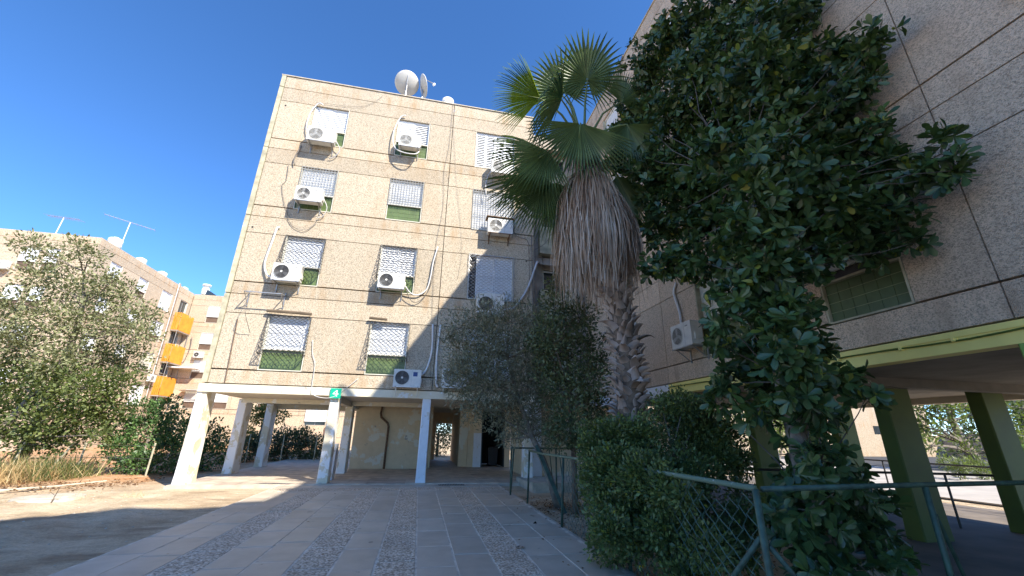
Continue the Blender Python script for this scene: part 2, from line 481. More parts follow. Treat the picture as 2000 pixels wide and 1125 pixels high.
# floor tiles of the porch
for i in range(18):
    for j in range(12):
        x = -6.79 + i * 0.5935; y = 14.40 + j * 0.6
        pmk = 'ft%d' % (random.random() < 0.12)
        if pmk not in pm:
            pm[pmk] = MB().use(FLOOR if pmk == 'ft0' else FLOORT).box(0, 0.583, 0, 0.59, 0.0, 0.012).mesh('floor_tile')
        link('floor_tile', pm[pmk], fl, T(x, y, 0.036))
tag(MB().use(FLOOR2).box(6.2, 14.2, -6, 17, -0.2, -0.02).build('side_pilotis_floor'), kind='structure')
kb = MB().use(CURB)
kb.tube([(-12.4, 13.4, -0.03), (-11.0, 13.75, -0.02), (-10.3, 14.15, -0.02), (-9.7, 15.0, -0.02), (-9.3, 16.2, -0.02)], 0.035, 6)
tag(kb.build('kerb'), kind='structure')
tag(MB().use(CURB).box(2.64, 2.69, 4.2, 12.4, -0.2, 0.022).build('kerb'), kind='structure')
tag(MB().use(ROAD).box(15.5, 60, -10, 60, -0.05, -0.01).build('pavement'), kind='structure')
tag(MB().use(simple('asphalt', (0.06, 0.06, 0.06), 0.9)).box(28, 60, -10, 60, -0.02, -0.004).build('road'), kind='structure')
# concrete manhole ring in the sand
mh = MB().use(CURB).lathe([(0, 0.0), (0.42, 0.0), (0.43, -0.015), (0.5, -0.015), (0.62, -0.02), (0.66, -0.1)], 28)
o = mh.build('manhole_cover', M=T(-8.35, 12.75, 0.02))
tag(o, 'round concrete manhole cover lying in the sunlit sand left of the building', 'manhole cover')

# ------------------------------------------------------------------ building kit
FL = [2.90, 5.83, 8.76, 11.69]
ROOF = 15.2
pcache = {}
def panel(th, F, u0, u1, z0, z1, mat, g=None, gt=None, dep=0.22):
    if g is None: g = 0.024 if mat.name != 'pebble_dash_shade_lift' else 0.018
    if gt and mat.name == 'pebble_dash_shade_lift': gt = 0.03
    g2 = g / 2
    w = round(u1 - u0 - g, 3); h = round(z1 - z0 - (gt if gt else g), 3)
    if w <= 0.02 or h <= 0.02: return
    key = (w, h, mat.name, dep)
    if key not in pcache:
        pcache[key] = MB().use(mat).box(0, w, 0, dep, 0, h).mesh('wall_panel')
    return link('wall_panel', pcache[key], th, F @ T(u0 + g2, 0, z0 + g2))

scache = {}
def louvre(w, h, op=0.6, mat=None):
    mat = mat or SHUT
    key = ('lv', round(w, 2), round(h, 2), op, mat.name)
    if key in scache: return scache[key]
    q = MB().use(mat); e = 0.045
    q.box(0, e, 0, 0.035, 0, h).box(w - e, w, 0, 0.035, 0, h).box(e, w - e, 0, 0.035, 0, e).box(e, w - e, 0, 0.035, h - e, h)
    n = max(6, int((h - 2 * e) / 0.085)); st = (h - 2 * e) / n
    for i in range(n):
        z = e + (i + 0.5) * st
        q.box(e, w - e, -0.004, 0.004, -st * op, st * op, T(0, 0.018, z) @ Matrix.Rotation(R(-18), 4, 'X'))
    q.use(DARK).box(e, w - e, 0.045, 0.05, e, h - e)  # dark sheet behind the slats paints the shade in the gaps
    scache[key] = q.mesh('shutter_leaf')
    return scache[key]
def roller(w, h, mat=None):
    mat = mat or SHUT
    key = ('rl', round(w, 2), round(h, 2), mat.name)
    if key in scache: return scache[key]
    q = MB().use(mat); n = max(4, int(h / 0.055)); st = h / n
    vs = []; fs = []
    for i in range(n):
        for (y, z) in ((0.012, i * st), (0.0, i * st + 0.15 * st), (0.0, i * st + 0.85 * st), (0.012, (i + 1) * st)):
            vs += [(0, y, z), (w, y, z)]
    for k in range(len(vs) // 2 - 1):
        fs.append((2 * k, 2 * k + 1, 2 * k + 3, 2 * k + 2))
    q.add(vs, fs)
    q.box(0, w, 0.02, 0.03, 0, h)
    scache[key] = q.mesh('roller_shutter')
    return scache[key]
def grid_grille(w, h, mat, step=0.105):
    key = ('gr', round(w, 2), round(h, 2))
    if key in scache: return scache[key]
    q = MB().use(mat); r = 0.009
    nx_ = round(w / step); nz = round(h / step)
    for i in range(nx_ + 1): q.box(i * w / nx_ - r, i * w / nx_ + r, -0.008, 0.004, 0, h)
    for j in range(nz + 1): q.box(0, w, -0.012, 0.0, j * h / nz - r, j * h / nz + r)
    scache[key] = q.mesh('window_grille')
    return scache[key]
def diamond_grille(w, h, bulge, mat, cell=0.17):
    key = ('dg', round(w, 2), round(h, 2), bulge)
    if key in scache: return scache[key]
    q = MB().use(mat)
    def dd(t):
        return -0.04 - bulge * max(0, t) ** 1.3 if t < 0.97 else -0.04 - bulge
    nx_ = max(4, round(w / cell)); nz = max(4, round(h / (cell * 1.25))) * 2
    cw = w / nx_; rr = 0.010
    for i in range(nx_ + 1):
        for sgn in (1, -1):
            pts = []
            for j in range(nz + 1):
                t = j / nz
                ox = cw * 0.5 * (1 if (j % 2 == 0) else -1) * sgn * 0.96
                x = min(w, max(0, i * cw + ox * 0.98))
                pts.append((x, dd(t), h * (1 - t)))
            if i in (0, nx_) and sgn == -1: continue
            q.tube(pts, rr, 3, False)
    for x in (0, w):
        q.tube([(x, dd(j / 8), h * (1 - j / 8)) for j in range(9)], 0.009, 4, False)
        if bulge > 0.1:
            for j in range(1, nz + 1):
                t = j / nz
                q.tube([(x, 0.02, h * (1 - t) + 0.04), (x, dd(t) * 0.5, h * (1 - t) - 0.05), (x, dd(t), h * (1 - t))], rr, 3, False)
            q.tube([(x, 0.02, 0), (x, dd(1), 0)], 0.009, 4, False)
    q.tube([(0, dd(0), h), (w, dd(0), h)], 0.011, 4, False)
    q.tube([(0, dd(1), 0), (w, dd(1), 0)], 0.009, 4, False)
    q.tube([(0, dd(.5), h * .5), (w, dd(.5), h * .5)], 0.006, 4, False)
    if bulge > 0.1: # curled lower lip
        for i in range(nx_ * 2 + 1):
            x = i * cw / 2
            q.tube([(x, dd(1), 0), (min(w, x + 0.05), dd(1) + 0.09, -0.07), (x, dd(1) + 0.18, -0.02)], rr, 3, False)
    scache[key] = q.mesh('window_grille')
    return scache[key]

TW, TH_ = 0.218, 0.165
def window(th, F, u0, u1, zb, zt, kind, fmat=None, tiles=0.66, grille=None, tmat=None, tgrid=(6, 4), far=False, gmat=None, open_=0.5):
    """one wall opening: frame is the part, shutters / tiles / grille / sill its sub-parts"""
    tmat = tmat or TILE; gmat = gmat or WHITE
    w = u1 - u0; H = zt - zb; zs = zb + tiles
    FMt = fmat or CREAM
    q = MB().use(FMt)
    e = 0.03
    q.box(0.002, e, 0.0, 0.16, 0, H - 0.002).box(w - e, w - 0.002, -0.006, 0.16, 0, H - 0.002).box(e, w - e, 0.0, 0.16, 0.0, e)
    q.use(WHITE).box(e, w - e, 0.07, 0.16, H - 0.045, H - 0.002)
    if tiles > 0:
        q.use(FMt).box(e, w - e, -0.01, 0.15, tiles - 0.0, tiles + 0.035)
        q.use(GROUT if not far else tmat).box(e, w - e, 0.075, 0.16, e, tiles)
    q.use(DARK).box(e, w - e, 0.2, 0.21, tiles, H - 0.045)  # dark backing sheet stands in for the unlit room
    wn = q.build('window', th, F @ T(u0, 0, zb))
    FW = F @ T(u0, 0, zb)
    if tiles > 0 and not far:
        nc, nr = tgrid
        cw = (w - 2 * e) / nc; ch = (tiles - e) / nr
        key = ('tile', round(cw, 3), round(ch, 3), tmat.name)
        if key not in scache:
            scache[key] = MB().use(tmat).box(0, cw - 0.009, 0, 0.012, 0, ch - 0.009).mesh('tile')
        for i in range(nc):
            for j in range(nr):
                link('tile', scache[key], wn, FW @ T(e + i * cw + 0.0045, 0.064, e + j * ch + 0.0045))
    sh = H - tiles - 0.08; z0 = tiles + 0.036
    if kind == 'louvre2':
        for i in range(2):
            ww = (w - 2 * e) / 2
            link('shutter_leaf', louvre(ww - 0.01, sh, open_ if i == 1 else 0.56), wn, FW @ T(e + i * ww + 0.005, 0.08 + 0.012 * i, z0))
    elif kind == 'louvre4':
        for i in range(4):
            ww = (w - 2 * e) / 4
            link('shutter_leaf', louvre(ww - 0.008, sh, 0.27), wn, FW @ T(e + i * ww + 0.004, 0.08, z0))
    elif kind == 'roller':
        link('roller_shutter', roller(w - 2 * e, sh, SHUT), wn, FW @ T(e, 0.13, z0))
    elif kind == 'cream':
        link('roller_shutter', roller(w - 2 * e, sh * 0.82, CREAM), wn, FW @ T(e, 0.13, z0 + sh * 0.18))
    elif kind == 'panels2':
        for i in range(2):
            ww = (w - 2 * e) / 2
            link('shutter_leaf', louvre(ww - 0.012, sh, 0.56), wn, FW @ T(e + i * ww + 0.006, 0.09 + 0.02 * i, z0))
    elif kind == 'offset':
        ww = (w - 2 * e) * 0.42
        for i in range(2):
            link('shutter_leaf', louvre(ww - 0.01, sh, 0.56), wn, FW @ T(w - e - (i + 1) * ww, 0.09 + 0.02 * i, z0))
    elif kind == 'glass':
        g = MB().use(GLASS).box(e, w - e, 0.15, 0.155, tiles + 0.04, H - 0.05).use(STEEL)
        g.box(w / 2 - 0.02, w / 2 + 0.02, 0.12, 0.15, tiles + 0.04, H - 0.05)
        g.build('pane', wn, FW)
    if grille == 'grid':
        link('window_grille', grid_grille(w - 0.04, H - tiles + (0.02), gmat), wn, FW @ T(0.02, -0.015, tiles - 0.02))
    elif grille == 'bulge':
        link('window_grille', diamond_grille(w + 0.02, H - tiles + 0.14, 0.30, gmat), wn, FW @ T(-0.01, 0, tiles - 0.14))
    elif grille == 'flat':
        link('window_grille', diamond_grille(w + 0.02, H - tiles, 0.05, gmat, 0.2), wn, FW @ T(-0.01, -0.02, tiles))
    return wn

def facade(th, F, u0, u1, vj, wins, mat, rows=4, ends=True, base=None):
    """wins: list of (ua, ub, [spec row1..row4]); spec = dict for window() or None for a plain wall"""
    for k in range(rows):
        f = FL[k]
        cuts = [u0] + [v for v in vj] + [u1]
        for a, b_ in zip(cuts[:-1], cuts[1:]):
            panel(th, F, a, b_, f, f + 0.45, mat, gt=0.045)
            panel(th, F, a, b_, f + 2.27, f + 2.93, mat)
        segs = sorted([(a, c) for a, c, s in wins if s[k] is not None])
        xs_ = [u0]
        for a, c in segs: xs_ += [a, c]
        xs_.append(u1)
        for i in range(0, len(xs_), 2):
            a, c = xs_[i], xs_[i + 1]
            inner = [v for v in vj if a + 0.05 < v < c - 0.05]
            for p, q_ in zip([a] + inner, inner + [c]):
                panel(th, F, p, q_, f + 0.45, f + 2.27, mat)
        for a, c, s in wins:
            if s[k] is not None:
                window(th, F, a, c, f + 0.45, f + 2.27, **s[k])
    cuts = [u0] + [v for v in vj] + [u1]
    for a, b_ in zip(cuts[:-1], cuts[1:]):
        panel(th, F, a, b_, FL[3] + 2.93, ROOF, mat)

# ------------------------------------------------------------------ main building (number 4)
FM = T(0, 14.54, 0)
mainb = thing('apartment_building', (-1.3, 14.54, 0), 'beige pebble-dash apartment block on peeling pillars straight ahead, with the green number 4', 'apartment building')
W = lambda kind, **k: dict(kind=kind, **k)
facade(mainb, FM, -6.50, 3.93, [0.33], [
    (-5.20, -3.88, [W('roller', grille='bulge', gmat=DARK), W('roller', grille='bulge', gmat=DARK), W('roller', grille='grid', gmat=ACG), W('louvre2', open_=0.54)]),
    (-1.94, -0.62, [W('roller', grille='bulge', gmat=DARK), W('panels2', grille='bulge', gmat=DARK), W('roller', grille='grid', gmat=ACG), W('louvre2', open_=0.30)]),
    (1.35, 3.10, [W('panels2', tiles=0, grille='flat', gmat=STEEL), W('offset', tiles=0, grille='flat', gmat=STEEL), W('roller', tiles=0, grille='grid', gmat=ACG), W('louvre4', tiles=0)])], WALL)
for k in range(4):
    MB().use(EDGE).box(-6.66, -6.51, -0.03, 0.3, FL[k] + 0.012, FL[k] + 2.91).build('corner_strip', mainb, FM)
MB().use(EDGE).box(-6.66, -6.51, -0.03, 0.3, 14.64, ROOF).build('corner_strip', mainb, FM)
c = MB().use(JOINT).box(-6.4, 3.9, 0.223, 0.5, 2.9, 15.0).use(CORE).box(-6.62, 3.93, 0.5, 7.1, 2.95, 15.1).box(0.4, 6.3, 7.1, 11.6, 2.95, 15.1)
c.build('wall_core', mainb, FM)
MB().use(CURB).box(-6.68, 3.95, -0.04, 0.26, 15.2, 15.24).build('parapet_coping', mainb, FM)
MB().use(BEAM).box(-6.70, 3.95, -0.035, 0.22, 2.63, 2.875).build('slab_edge', mainb, FM)
MB().use(SOFFIT).box(-6.66, 3.93, 0.222, 7.1, 2.66, 2.94).box(0.4, 6.3, 7.1, 11.6, 2.66, 2.94).build('ceiling', mainb, FM)
MB().use(SOFFIT).box(-2.9, -2.65, 0.23, 5.2, 2.45, 2.66).build('ceiling_beam', mainb, FM)
MB().use(BEAM).box(-6.6, 0.4, 3.1, 3.3, 2.5, 2.66).build('ceiling_beam', mainb, FM)
MB().use(BEAM).box(-6.66, 0.4, 6.85, 7.1, 2.45, 2.66).build('ceiling_beam', mainb, FM)
# pillars: slightly flared slabs, 0.28 wide, 0.6 deep
def pillar(th, x0, x1, y0, y1, mat, top=2.63, bot=0.04, flare=0.02, name='pillar'):
    q = MB().use(mat)
    fz = flare
    c_ = 0.018
    def ring(z, g):
        a0, a1, b0, b1 = x0 - g, x1 + g, y0 - g, y1 + g
        return [(a0 + c_, b0, z), (a1 - c_, b0, z), (a1, b0 + c_, z), (a1, b1 - c_, z), (a1 - c_, b1, z), (a0 + c_, b1, z), (a0, b1 - c_, z), (a0, b0 + c_, z)]
    zs = [bot, bot + 0.25, 1.3, top]
    gs = [fz, fz * 0.6, 0.004, 0.0]
    vs = []
    for z, g in zip(zs, gs): vs += ring(z, g)
    fs = [(i * 8 + k, i * 8 + (k + 1) % 8, (i + 1) * 8 + (k + 1) % 8, (i + 1) * 8 + k) for i in range(3) for k in range(8)]
    q.add(vs, fs)
    return q.build(name, th)
for (x0, y0, dp) in ((-6.72, 14.56, 0.62), (-6.70, 17.7, 0.62), (-6.70, 20.75, 0.6), (-2.88, 14.56, 0.42), (-2.88, 17.7, 0.6), (0.05, 14.56, 0.4), (3.6, 14.56, 0.4)):
    pillar(mainb, x0, x0 + 0.28, y0, y0 + dp, PILLAR if x0 != 0.05 else WHITEP, flare=0.03 if x0 < -6 else 0.02)
MB().use(WHITEP).box(-2.87, -2.62, 15.45, 15.9, 0.048, 1.15).build('low_pier', mainb)
# ground floor walls
g = MB().use(WALLP).box(-2.75, 0.45, 19.8, 19.95, 0.048, 2.66).build('porch_wall', mainb)
MB().use(WALLP).box(0.45, 0.6, 19.95, 26.1, 0.048, 2.66).box(0.6, 1.0, 25.95, 26.1, 0.048, 2.66).box(1.0, 1.95, 25.95, 26.1, 2.05, 2.66).build('passage_wall', mainb)
MB().use(WALLP).box(1.95, 2.35, 21.0, 26.1, 0.048, 2.66).build('passage_wall', mainb)
MB().use(WALLP).box(2.35, 2.62, 20.85, 21.2, 0.048, 2.66).box(2.62, 2.98, 20.7, 21.2, 1.55, 2.66).use(WHITEP).box(2.62, 2.98, 20.7, 21.2, 0.048, 1.548).build('porch_wall', mainb)
MB().use(WALLP).box(4.39, 11.2, 16.6, 16.8, 0.0, 2.66).build('porch_wall', mainb)
MB().use(WALLP).box(4.12, 4.38, 20.7, 20.9, 0.048, 2.66).build('porch_wall', mainb)
MB().use(BLACK).box(2.98, 4.12, 23.0, 23.1, 0.048, 2.66).box(2.99, 3.02, 20.9, 23.0, 0.048, 2.66).box(4.08, 4.11, 20.91, 23.0, 0.048, 2.66).build('stair_hall', mainb)  # black sheets paint the darkness of the unlit hall
q = MB().use(simple('dark_blue_frame', (0.02, 0.03, 0.04), 0.4)).box(2.985, 3.04, 20.72, 20.78, 0.048, 2.4).box(4.06, 4.115, 20.72, 20.78, 0.048, 2.4).box(3.04, 4.06, 20.72, 20.78, 2.34, 2.4)
q.build('door_frame', mainb)
MB().use(WALLP).box(4.06, 4.38, 15.35, 19.0, 0.048, 2.66).use(WHITEP).box(4.05, 4.39, 15.2, 15.35, 0.048, 2.66).build('porch_wall', mainb)
MB().use(WHITE).box(3.99, 4.055, 15.55, 15.85, 0.1, 0.7).build('meter_box', mainb)
# brown drainpipe on the porch wall
MB().use(RUST).tube([(-1.66, 19.72, 2.62), (-1.7, 19.72, 2.3), (-1.66, 19.72, 2.15), (-1.36, 19.72, 1.9), (-1.31, 19.72, 1.75), (-1.32, 19.72, 0.05)], 0.045, 8).build('drainpipe', mainb, smooth=True)
# stair tower between the two blocks
FS = T(0, 15.6, 0)
for k in range(4):
    f = FL[k]
    z0, z1 = f + 1.42, f + 2.32
    panel(mainb, FS, 3.93, 4.62, f, f + 2.93, CORE)
    panel(mainb, FS, 5.75, 6.45, f, f + 2.93, CORE)
    panel(mainb, FS, 4.62, 5.75, f + 2.36, f + 2.93, CORE)
    MB().use(EDGE).box(4.42, 6.0, -0.25, 0.15, f + 0.1, f + 1.38).build('parapet_panel', mainb, FS)
    window(mainb, FS, 4.62, 5.75, f + 1.42, f + 2.34, kind='glass', tiles=0)
    MB().use(CORE).add([(4.35, -0.45, f + 2.42), (6.0, -0.45, f + 2.42), (6.0, 0, f + 2.62), (4.35, 0, f + 2.62), (4.35, -0.45, f + 2.47), (6.0, -0.45, f + 2.47), (6.0, 0, f + 2.67), (4.35, 0, f + 2.67)],
                       [(0, 1, 2, 3), (7, 6, 5, 4), (0, 4, 5, 1), (1, 5, 6, 2), (2, 6, 7, 3), (3, 7, 4, 0)]).build('window_hood', mainb, FS)
panel(mainb, FS, 3.93, 6.45, 14.62, ROOF, CORE)
MB().use(CORE).box(3.94, 6.44, 0.23, 6.0, 2.66, 15.1).build('stair_core', mainb, FS)
MB().use(CORE).box(6.46, 8.0, -0.18, 6.0, 2.66, 15.1).build('stair_core', mainb, FS)
# cables running down the facade and the corner
def cable(th, pts, r=0.01, mat=None, name='cable', n=5, sm=3):
    P = [Vector(p) for p in pts]
    out = []
    for i in range(len(P) - 1):
        p0 = P[max(i - 1, 0)]; p1 = P[i]; p2 = P[i + 1]; p3 = P[min(i + 2, len(P) - 1)]
        for k in range(sm):
            t = k / sm
            out.append(0.5 * ((2 * p1) + (p2 - p0) * t + (2 * p0 - 5 * p1 + 4 * p2 - p3) * t * t + (3 * p1 - p0 - 3 * p2 + p3) * t ** 3))
    out.append(P[-1])
    return MB().use(mat or CABLE).tube(out, r, n).build(name, th, smooth=True)
Y = 14.5
cable(mainb, [(0.27, Y, 15.25), (0.24, Y, 13), (0.12, Y, 11.7), (0.2, Y, 10), (0.05, Y, 8.3), (0.1, Y, 6.2), (0.2, Y, 4.0), (0.3, Y, 2.9)], 0.006)
cable(mainb, [(0.36, Y, 14.0), (0.62, Y, 11.5), (0.95, Y, 9.2), (1.05, Y, 8.0), (0.95, Y, 7.0)], 0.004)
cable(mainb, [(-5.66, Y, 11.0), (-5.62, Y, 10.3), (-5.72, Y, 10.1), (-5.55, Y, 9.5), (-5.38, Y, 9.1), (-5.14, Y, 8.55), (-4.65, Y, 8.32), (-4.3, Y, 8.7)], 0.009)
cable(mainb, [(-5.3, Y, 8.75), (-5.0, Y, 8.5), (-4.5, Y, 8.5), (-4.2, Y, 9.0)], 0.004)
cable(mainb, [(-3.7, Y, 4.4), (-3.62, Y, 3.9), (-3.5, Y, 3.6), (-3.48, Y, 2.9), (-3.4, 14.45, 2.65), (-3.1, 14.45, 2.55), (-2.75, 14.45, 2.6), (-2.3, Y, 3.0), (-2.1, Y, 3.2)], 0.01, PVC)
cable(mainb, [(-5.2, Y, 14.1), (-3.6, Y, 14.2), (-3.0, Y, 14.6), (-2.7, Y, 15.0)], 0.006)
cable(mainb, [(3.82, Y, 9.2), (3.86, Y, 7.6), (3.9, Y, 5.5), (3.95, Y, 3.2)], 0.02)
cable(mainb, [(3.7, Y, 8.7), (3.75, Y, 7.0), (3.6, Y, 5.6), (3.5, Y, 4.1)], 0.012)
cable(mainb, [(3.95, Y, 9.0), (4.0, Y, 7.6), (3.98, Y, 6.0), (4.02, Y, 4.0)], 0.012)
cable(mainb, [(3.4, Y, 6.3), (3.5, Y, 5.9), (3.9, Y, 5.75), (4.3, Y, 5.8)], 0.012)
cable(mainb, [(3.0, Y, 9.6), (3.2, Y, 9.1), (3.6, Y, 9.0), (3.75, Y, 8.7)], 0.012)
cable(mainb, [(3.93, Y, 8.55), (4.4, Y, 8.9), (4.8, 14.9, 9.6)], 0.012)
cable(mainb, [(-5.9, Y, 5.79), (-5.75, 14.0, 5.2), (-5.62, Y, 4.5)], 0.008)
MB().use(RUST).tube([(-6.08, 14.5, 4.95), (-6.0, 14.5, 2.9)], 0.014, 4).build('wall_bracket', mainb)
# abandoned AC bracket between rows 1 and 2
q = MB().use(STEEL)
for x in (-5.92, -4.82):
    q.tube([(x, 14.53, 5.86), (x, 14.08, 5.80)], 0.018, 4).tube([(x, 14.53, 5.45), (x, 14.1, 5.80)], 0.014, 4).tube([(x, 14.52, 5.95), (x, 14.52, 5.4)], 0.018, 4)
q.tube([(-5.92, 14.12, 5.8), (-4.82, 14.12, 5.8)], 0.016, 4)
q.build('empty_bracket', mainb)
# grey-brown awning rolls over two lower windows
MB().use(simple('rolled_awning', (0.16, 0.12, 0.08), 0.9)).tube([(-5.25, 14.42, 5.28), (-4.5, 14.4, 5.27), (-3.86, 14.42, 5.26)], 0.05, 6).build('rolled_awning', mainb)
MB().use(bpy.data.materials['rolled_awning']).tube([(-2.0, 14.42, 5.27), (-1.4, 14.42, 5.25)], 0.045, 6).build('rolled_awning', mainb)
# vent holes: flat black discs, the shade inside given as colour
for x, z in ((-6.35, 8.30), (-6.28, 13.72), (3.62, 8.05)):
    MB().use(BLACK).lathe([(0, 0), (0.035, 0)], 10, T(x, 14.535, z) @ Matrix.Rotation(R(90), 4, 'X')).build('vent_hole', mainb)

# number sign
sg = thing('number_sign', (-2.72, 14.48, 2.5), 'small green sign with a white number 4 on the slab edge above the second pillar', 'sign')
MB().use(TEAL).box(-2.885, -2.555, 14.45, 14.475, 2.545, 2.86).build('sign_plate', sg)
q = MB().use(WHITE)
def dig(poly): q.prism([(-2.72 + x * 0.2, 2.70 + z * 0.2) for x, z in poly], 14.443, 14.449)
dig([(-0.42, -0.16), (0.46, -0.16), (0.46, -0.02), (-0.42, -0.02)])
dig([(0.10, -0.5), (0.27, -0.5), (0.27, -0.162), (0.10, -0.162)])
dig([(0.10, -0.018), (0.27, -0.018), (0.27, 0.5), (0.10, 0.5)])
dig([(-0.42, -0.018), (-0.24, -0.018), (0.098, 0.36), (0.098, 0.5)])
q.build('digit', sg)

# ------------------------------------------------------------------ air conditioners
ACD = simple('fan_dark', (0.09, 0.09, 0.088), 0.5)
ACD2 = simple('guard_dark', (0.15, 0.15, 0.145), 0.5)
def rring(q, cx, cz, y, r, w=0.004, n=20):
    pts = [(cx + r * math.cos(2 * math.pi * k / n), y, cz + r * math.sin(2 * math.pi * k / n)) for k in range(n + 1)]
    q.tube(pts, w, 3, False)
def aircon(F, u0, u1, z0, z1, label, d1=0.45, dep=0.30, style='round', bracket=STEEL, fanR=False, group=None, below=True, name='air_conditioner'):
    th = thing(name, F @ T((u0 + u1) / 2, 0, z0), label, 'air conditioner', group)
    w = u1 - u0; h = z1 - z0; y0 = -d1; y1 = -d1 + dep
    q = MB().use(ACW)
    c_ = 0.018
    prof = [(u0 + c_, z0), (u1 - c_, z0), (u1, z0 + c_), (u1, z1 - c_), (u1 - c_, z1), (u0 + c_, z1), (u0, z1 - c_), (u0, z0 + c_)]
    q.prism(prof, y0, y1)
    q.build('casing', th, F)
    r = min(h * 0.40, w * 0.26)
    cx_ = u0 + r + 0.06 * w if not fanR else u1 - r - 0.06 * w
    cz_ = (z0 + z1) / 2
    q = MB().use(DARK)
    q.lathe([(0, 0), (r, 0)], 24, T(cx_, y0 - 0.002, cz_) @ Matrix.Rotation(R(90), 4, 'X'))  # flat dark disc, the shade of the fan recess as colour
    q.build('fan_opening', th, F)
    q = MB().use(ACG if style != 'dark' else ACD)
    for k in range(3):
        a = k * 2.094 + 0.4
        M_ = T(cx_, y0 - 0.006, cz_) @ Matrix.Rotation(a, 4, 'Y')
        q.add([M_ @ Vector(p) for p in [(0.02, 0, -0.02), (r * 0.9, -0.004, -r * 0.32), (r * 0.95, 0.0, r * 0.15), (0.02, 0.004, r * 0.22)]], [(0, 1, 2, 3)])
    q.lathe([(0, 0.012), (0.2 * r, 0.008), (0.22 * r, 0)], 12, T(cx_, y0 - 0.004, cz_) @ Matrix.Rotation(R(90), 4, 'X'))
    q.build('fan', th, F)
    q = MB().use(ACW if style != 'dark' else ACD2)
    if style == 'bars':
        n = 16
        for i in range(n + 1):
            zz = cz_ - r + 2 * r * i / n
            hw = math.sqrt(max(0, r * r - (zz - cz_) ** 2)) + 0.001
            q.box(cx_ - hw, cx_ + hw, y0 - 0.014, y0 - 0.009, zz - 0.003, zz + 0.003)
        rring(q, cx_, cz_, y0 - 0.012, r, 0.008)
    elif style == 'square':
        for i in range(13):
            q.box(cx_ - r, cx_ + r, y0 - 0.014, y0 - 0.009, cz_ - r + 2 * r * i / 12 - 0.003, cz_ - r + 2 * r * i / 12 + 0.003)
            q.box(cx_ - r + 2 * r * i / 12 - 0.003, cx_ - r + 2 * r * i / 12 + 0.003, y0 - 0.014, y0 - 0.009, cz_ - r, cz_ + r)
    else:
        for i in range(1, 8): rring(q, cx_, cz_, y0 - 0.012, r * i / 7, 0.0035 if i < 7 else 0.009)
        for k in range(8):
            a = k * math.pi / 4
            q.tube([(cx_, y0 - 0.013, cz_), (cx_ + r * math.cos(a), y0 - 0.013, cz_ + r * math.sin(a))], 0.003, 3, False)
        q.use(ACW).lathe([(0, 0.006), (0.16 * r, 0.004), (0.16 * r, 0)], 12, T(cx_, y0 - 0.012, cz_) @ Matrix.Rotation(R(90), 4, 'X'))
    q.build('fan_guard', th, F)
    # maker's plate and panel seam
    sgn = 1 if not fanR else -1
    px_ = cx_ + sgn * (r + 0.09 * w)
    q = MB().use(ACG).box(px_, px_ + 0.004, y0 - 0.003, y0 - 0.001, z0 + 0.02, z1 - 0.02)
    q.box(px_ + sgn * 0.05, px_ + sgn * 0.05 + 0.1, y0 - 0.003, y0 - 0.001, z1 - 0.12, z1 - 0.09)
    q.build('front_trim', th, F)
    q = MB().use(ACW)
    q.box(u1 + 0.001, u1 + 0.03, y0 + 0.08, y1 - 0.04, z0 + 0.12, z0 + 0.28)
    q.build('valve_cover', th, F)
    q = MB().use(bracket)
    for x in (u0 + 0.1 * w, u1 - 0.1 * w):
        q.box(x - 0.018, x + 0.018, y0 - 0.02, -0.002, z0 - 0.034, z0 - 0.004)
        q.box(x - 0.018, x + 0.018, -0.03, -0.002, z0 - 0.32, z0 - 0.034)
        q.tube([(x, y0 + 0.06, z0 - 0.03), (x, -0.02, z0 - 0.3)], 0.011, 4)
    q.box(u0, u1, y0 - 0.02, y0 + 0.01, z0 - 0.03, z0 - 0.006).build('bracket', th, F)
    return th
a = aircon(FM, -5.13, -4.13, 11.98, 12.60, 'grey air conditioner with a square grille under the top-floor window at the far left', style='square')
cable(a, [(-5.05, 14.42, 12.2), (-5.32, 14.44, 12.7), (-5.3, 14.46, 13.5), (-5.08, 14.46, 14.03), (-4.9, 14.46, 13.98)], 0.024, PVC, 'hose')
cable(a, [(-4.1, 14.3, 12.2), (-3.95, 14.4, 11.9), (-4.1, 14.44, 11.6), (-4.3, 14.48, 11.5)], 0.018, HOSE, 'hose')
a = aircon(FM, -1.76, -0.92, 12.34, 12.93, 'air conditioner with a looped white hose under the middle top-floor window', style='square')
cable(a, [(-0.95, 14.3, 12.3), (-1.1, 14.1, 12.0), (-1.6, 14.15, 12.05), (-1.95, 14.3, 12.4), (-2.05, 14.42, 13.2), (-1.85, 14.46, 14.0), (-1.65, 14.46, 14.12)], 0.024, PVC, 'hose')
a = aircon(FM, 2.02, 2.92, 11.72, 12.32, 'air conditioner with a striped round grille below the four-leaf top-floor shutters', style='bars')
cable(a, [(2.05, 14.3, 11.9), (1.9, 14.4, 11.6), (1.85, 14.46, 11.2), (1.9, 14.48, 10.7)], 0.025, HOSE, 'hose')
a = aircon(FM, -5.08, -4.17, 9.36, 9.92, 'air conditioner with an uncovered pale fan under the gridded third-floor window at the left', style='round')
cable(a, [(-4.15, 14.2, 9.6), (-4.0, 14.35, 9.3), (-4.1, 14.44, 9.0), (-4.3, 14.48, 8.9)], 0.016, PVC, 'hose')
cable(a, [(-5.35, 14.46, 11.9), (-5.5, 14.46, 11.3), (-5.45, 14.46, 11.0)], 0.022, CABLE, 'hose')
a = aircon(FM, 1.97, 2.95, 8.94, 9.56, 'weathered cream air conditioner on a rusty cradle beside the palm crown', bracket=RUST)
MB().use(RUST).box(1.9, 3.0, -0.5, -0.06, 9.6, 9.62).build('rain_cover', a, FM)
a = aircon(FM, -5.24, -4.36, 6.28, 6.88, 'air conditioner with a tall white conduit on its left, second-floor left window', style='dark')
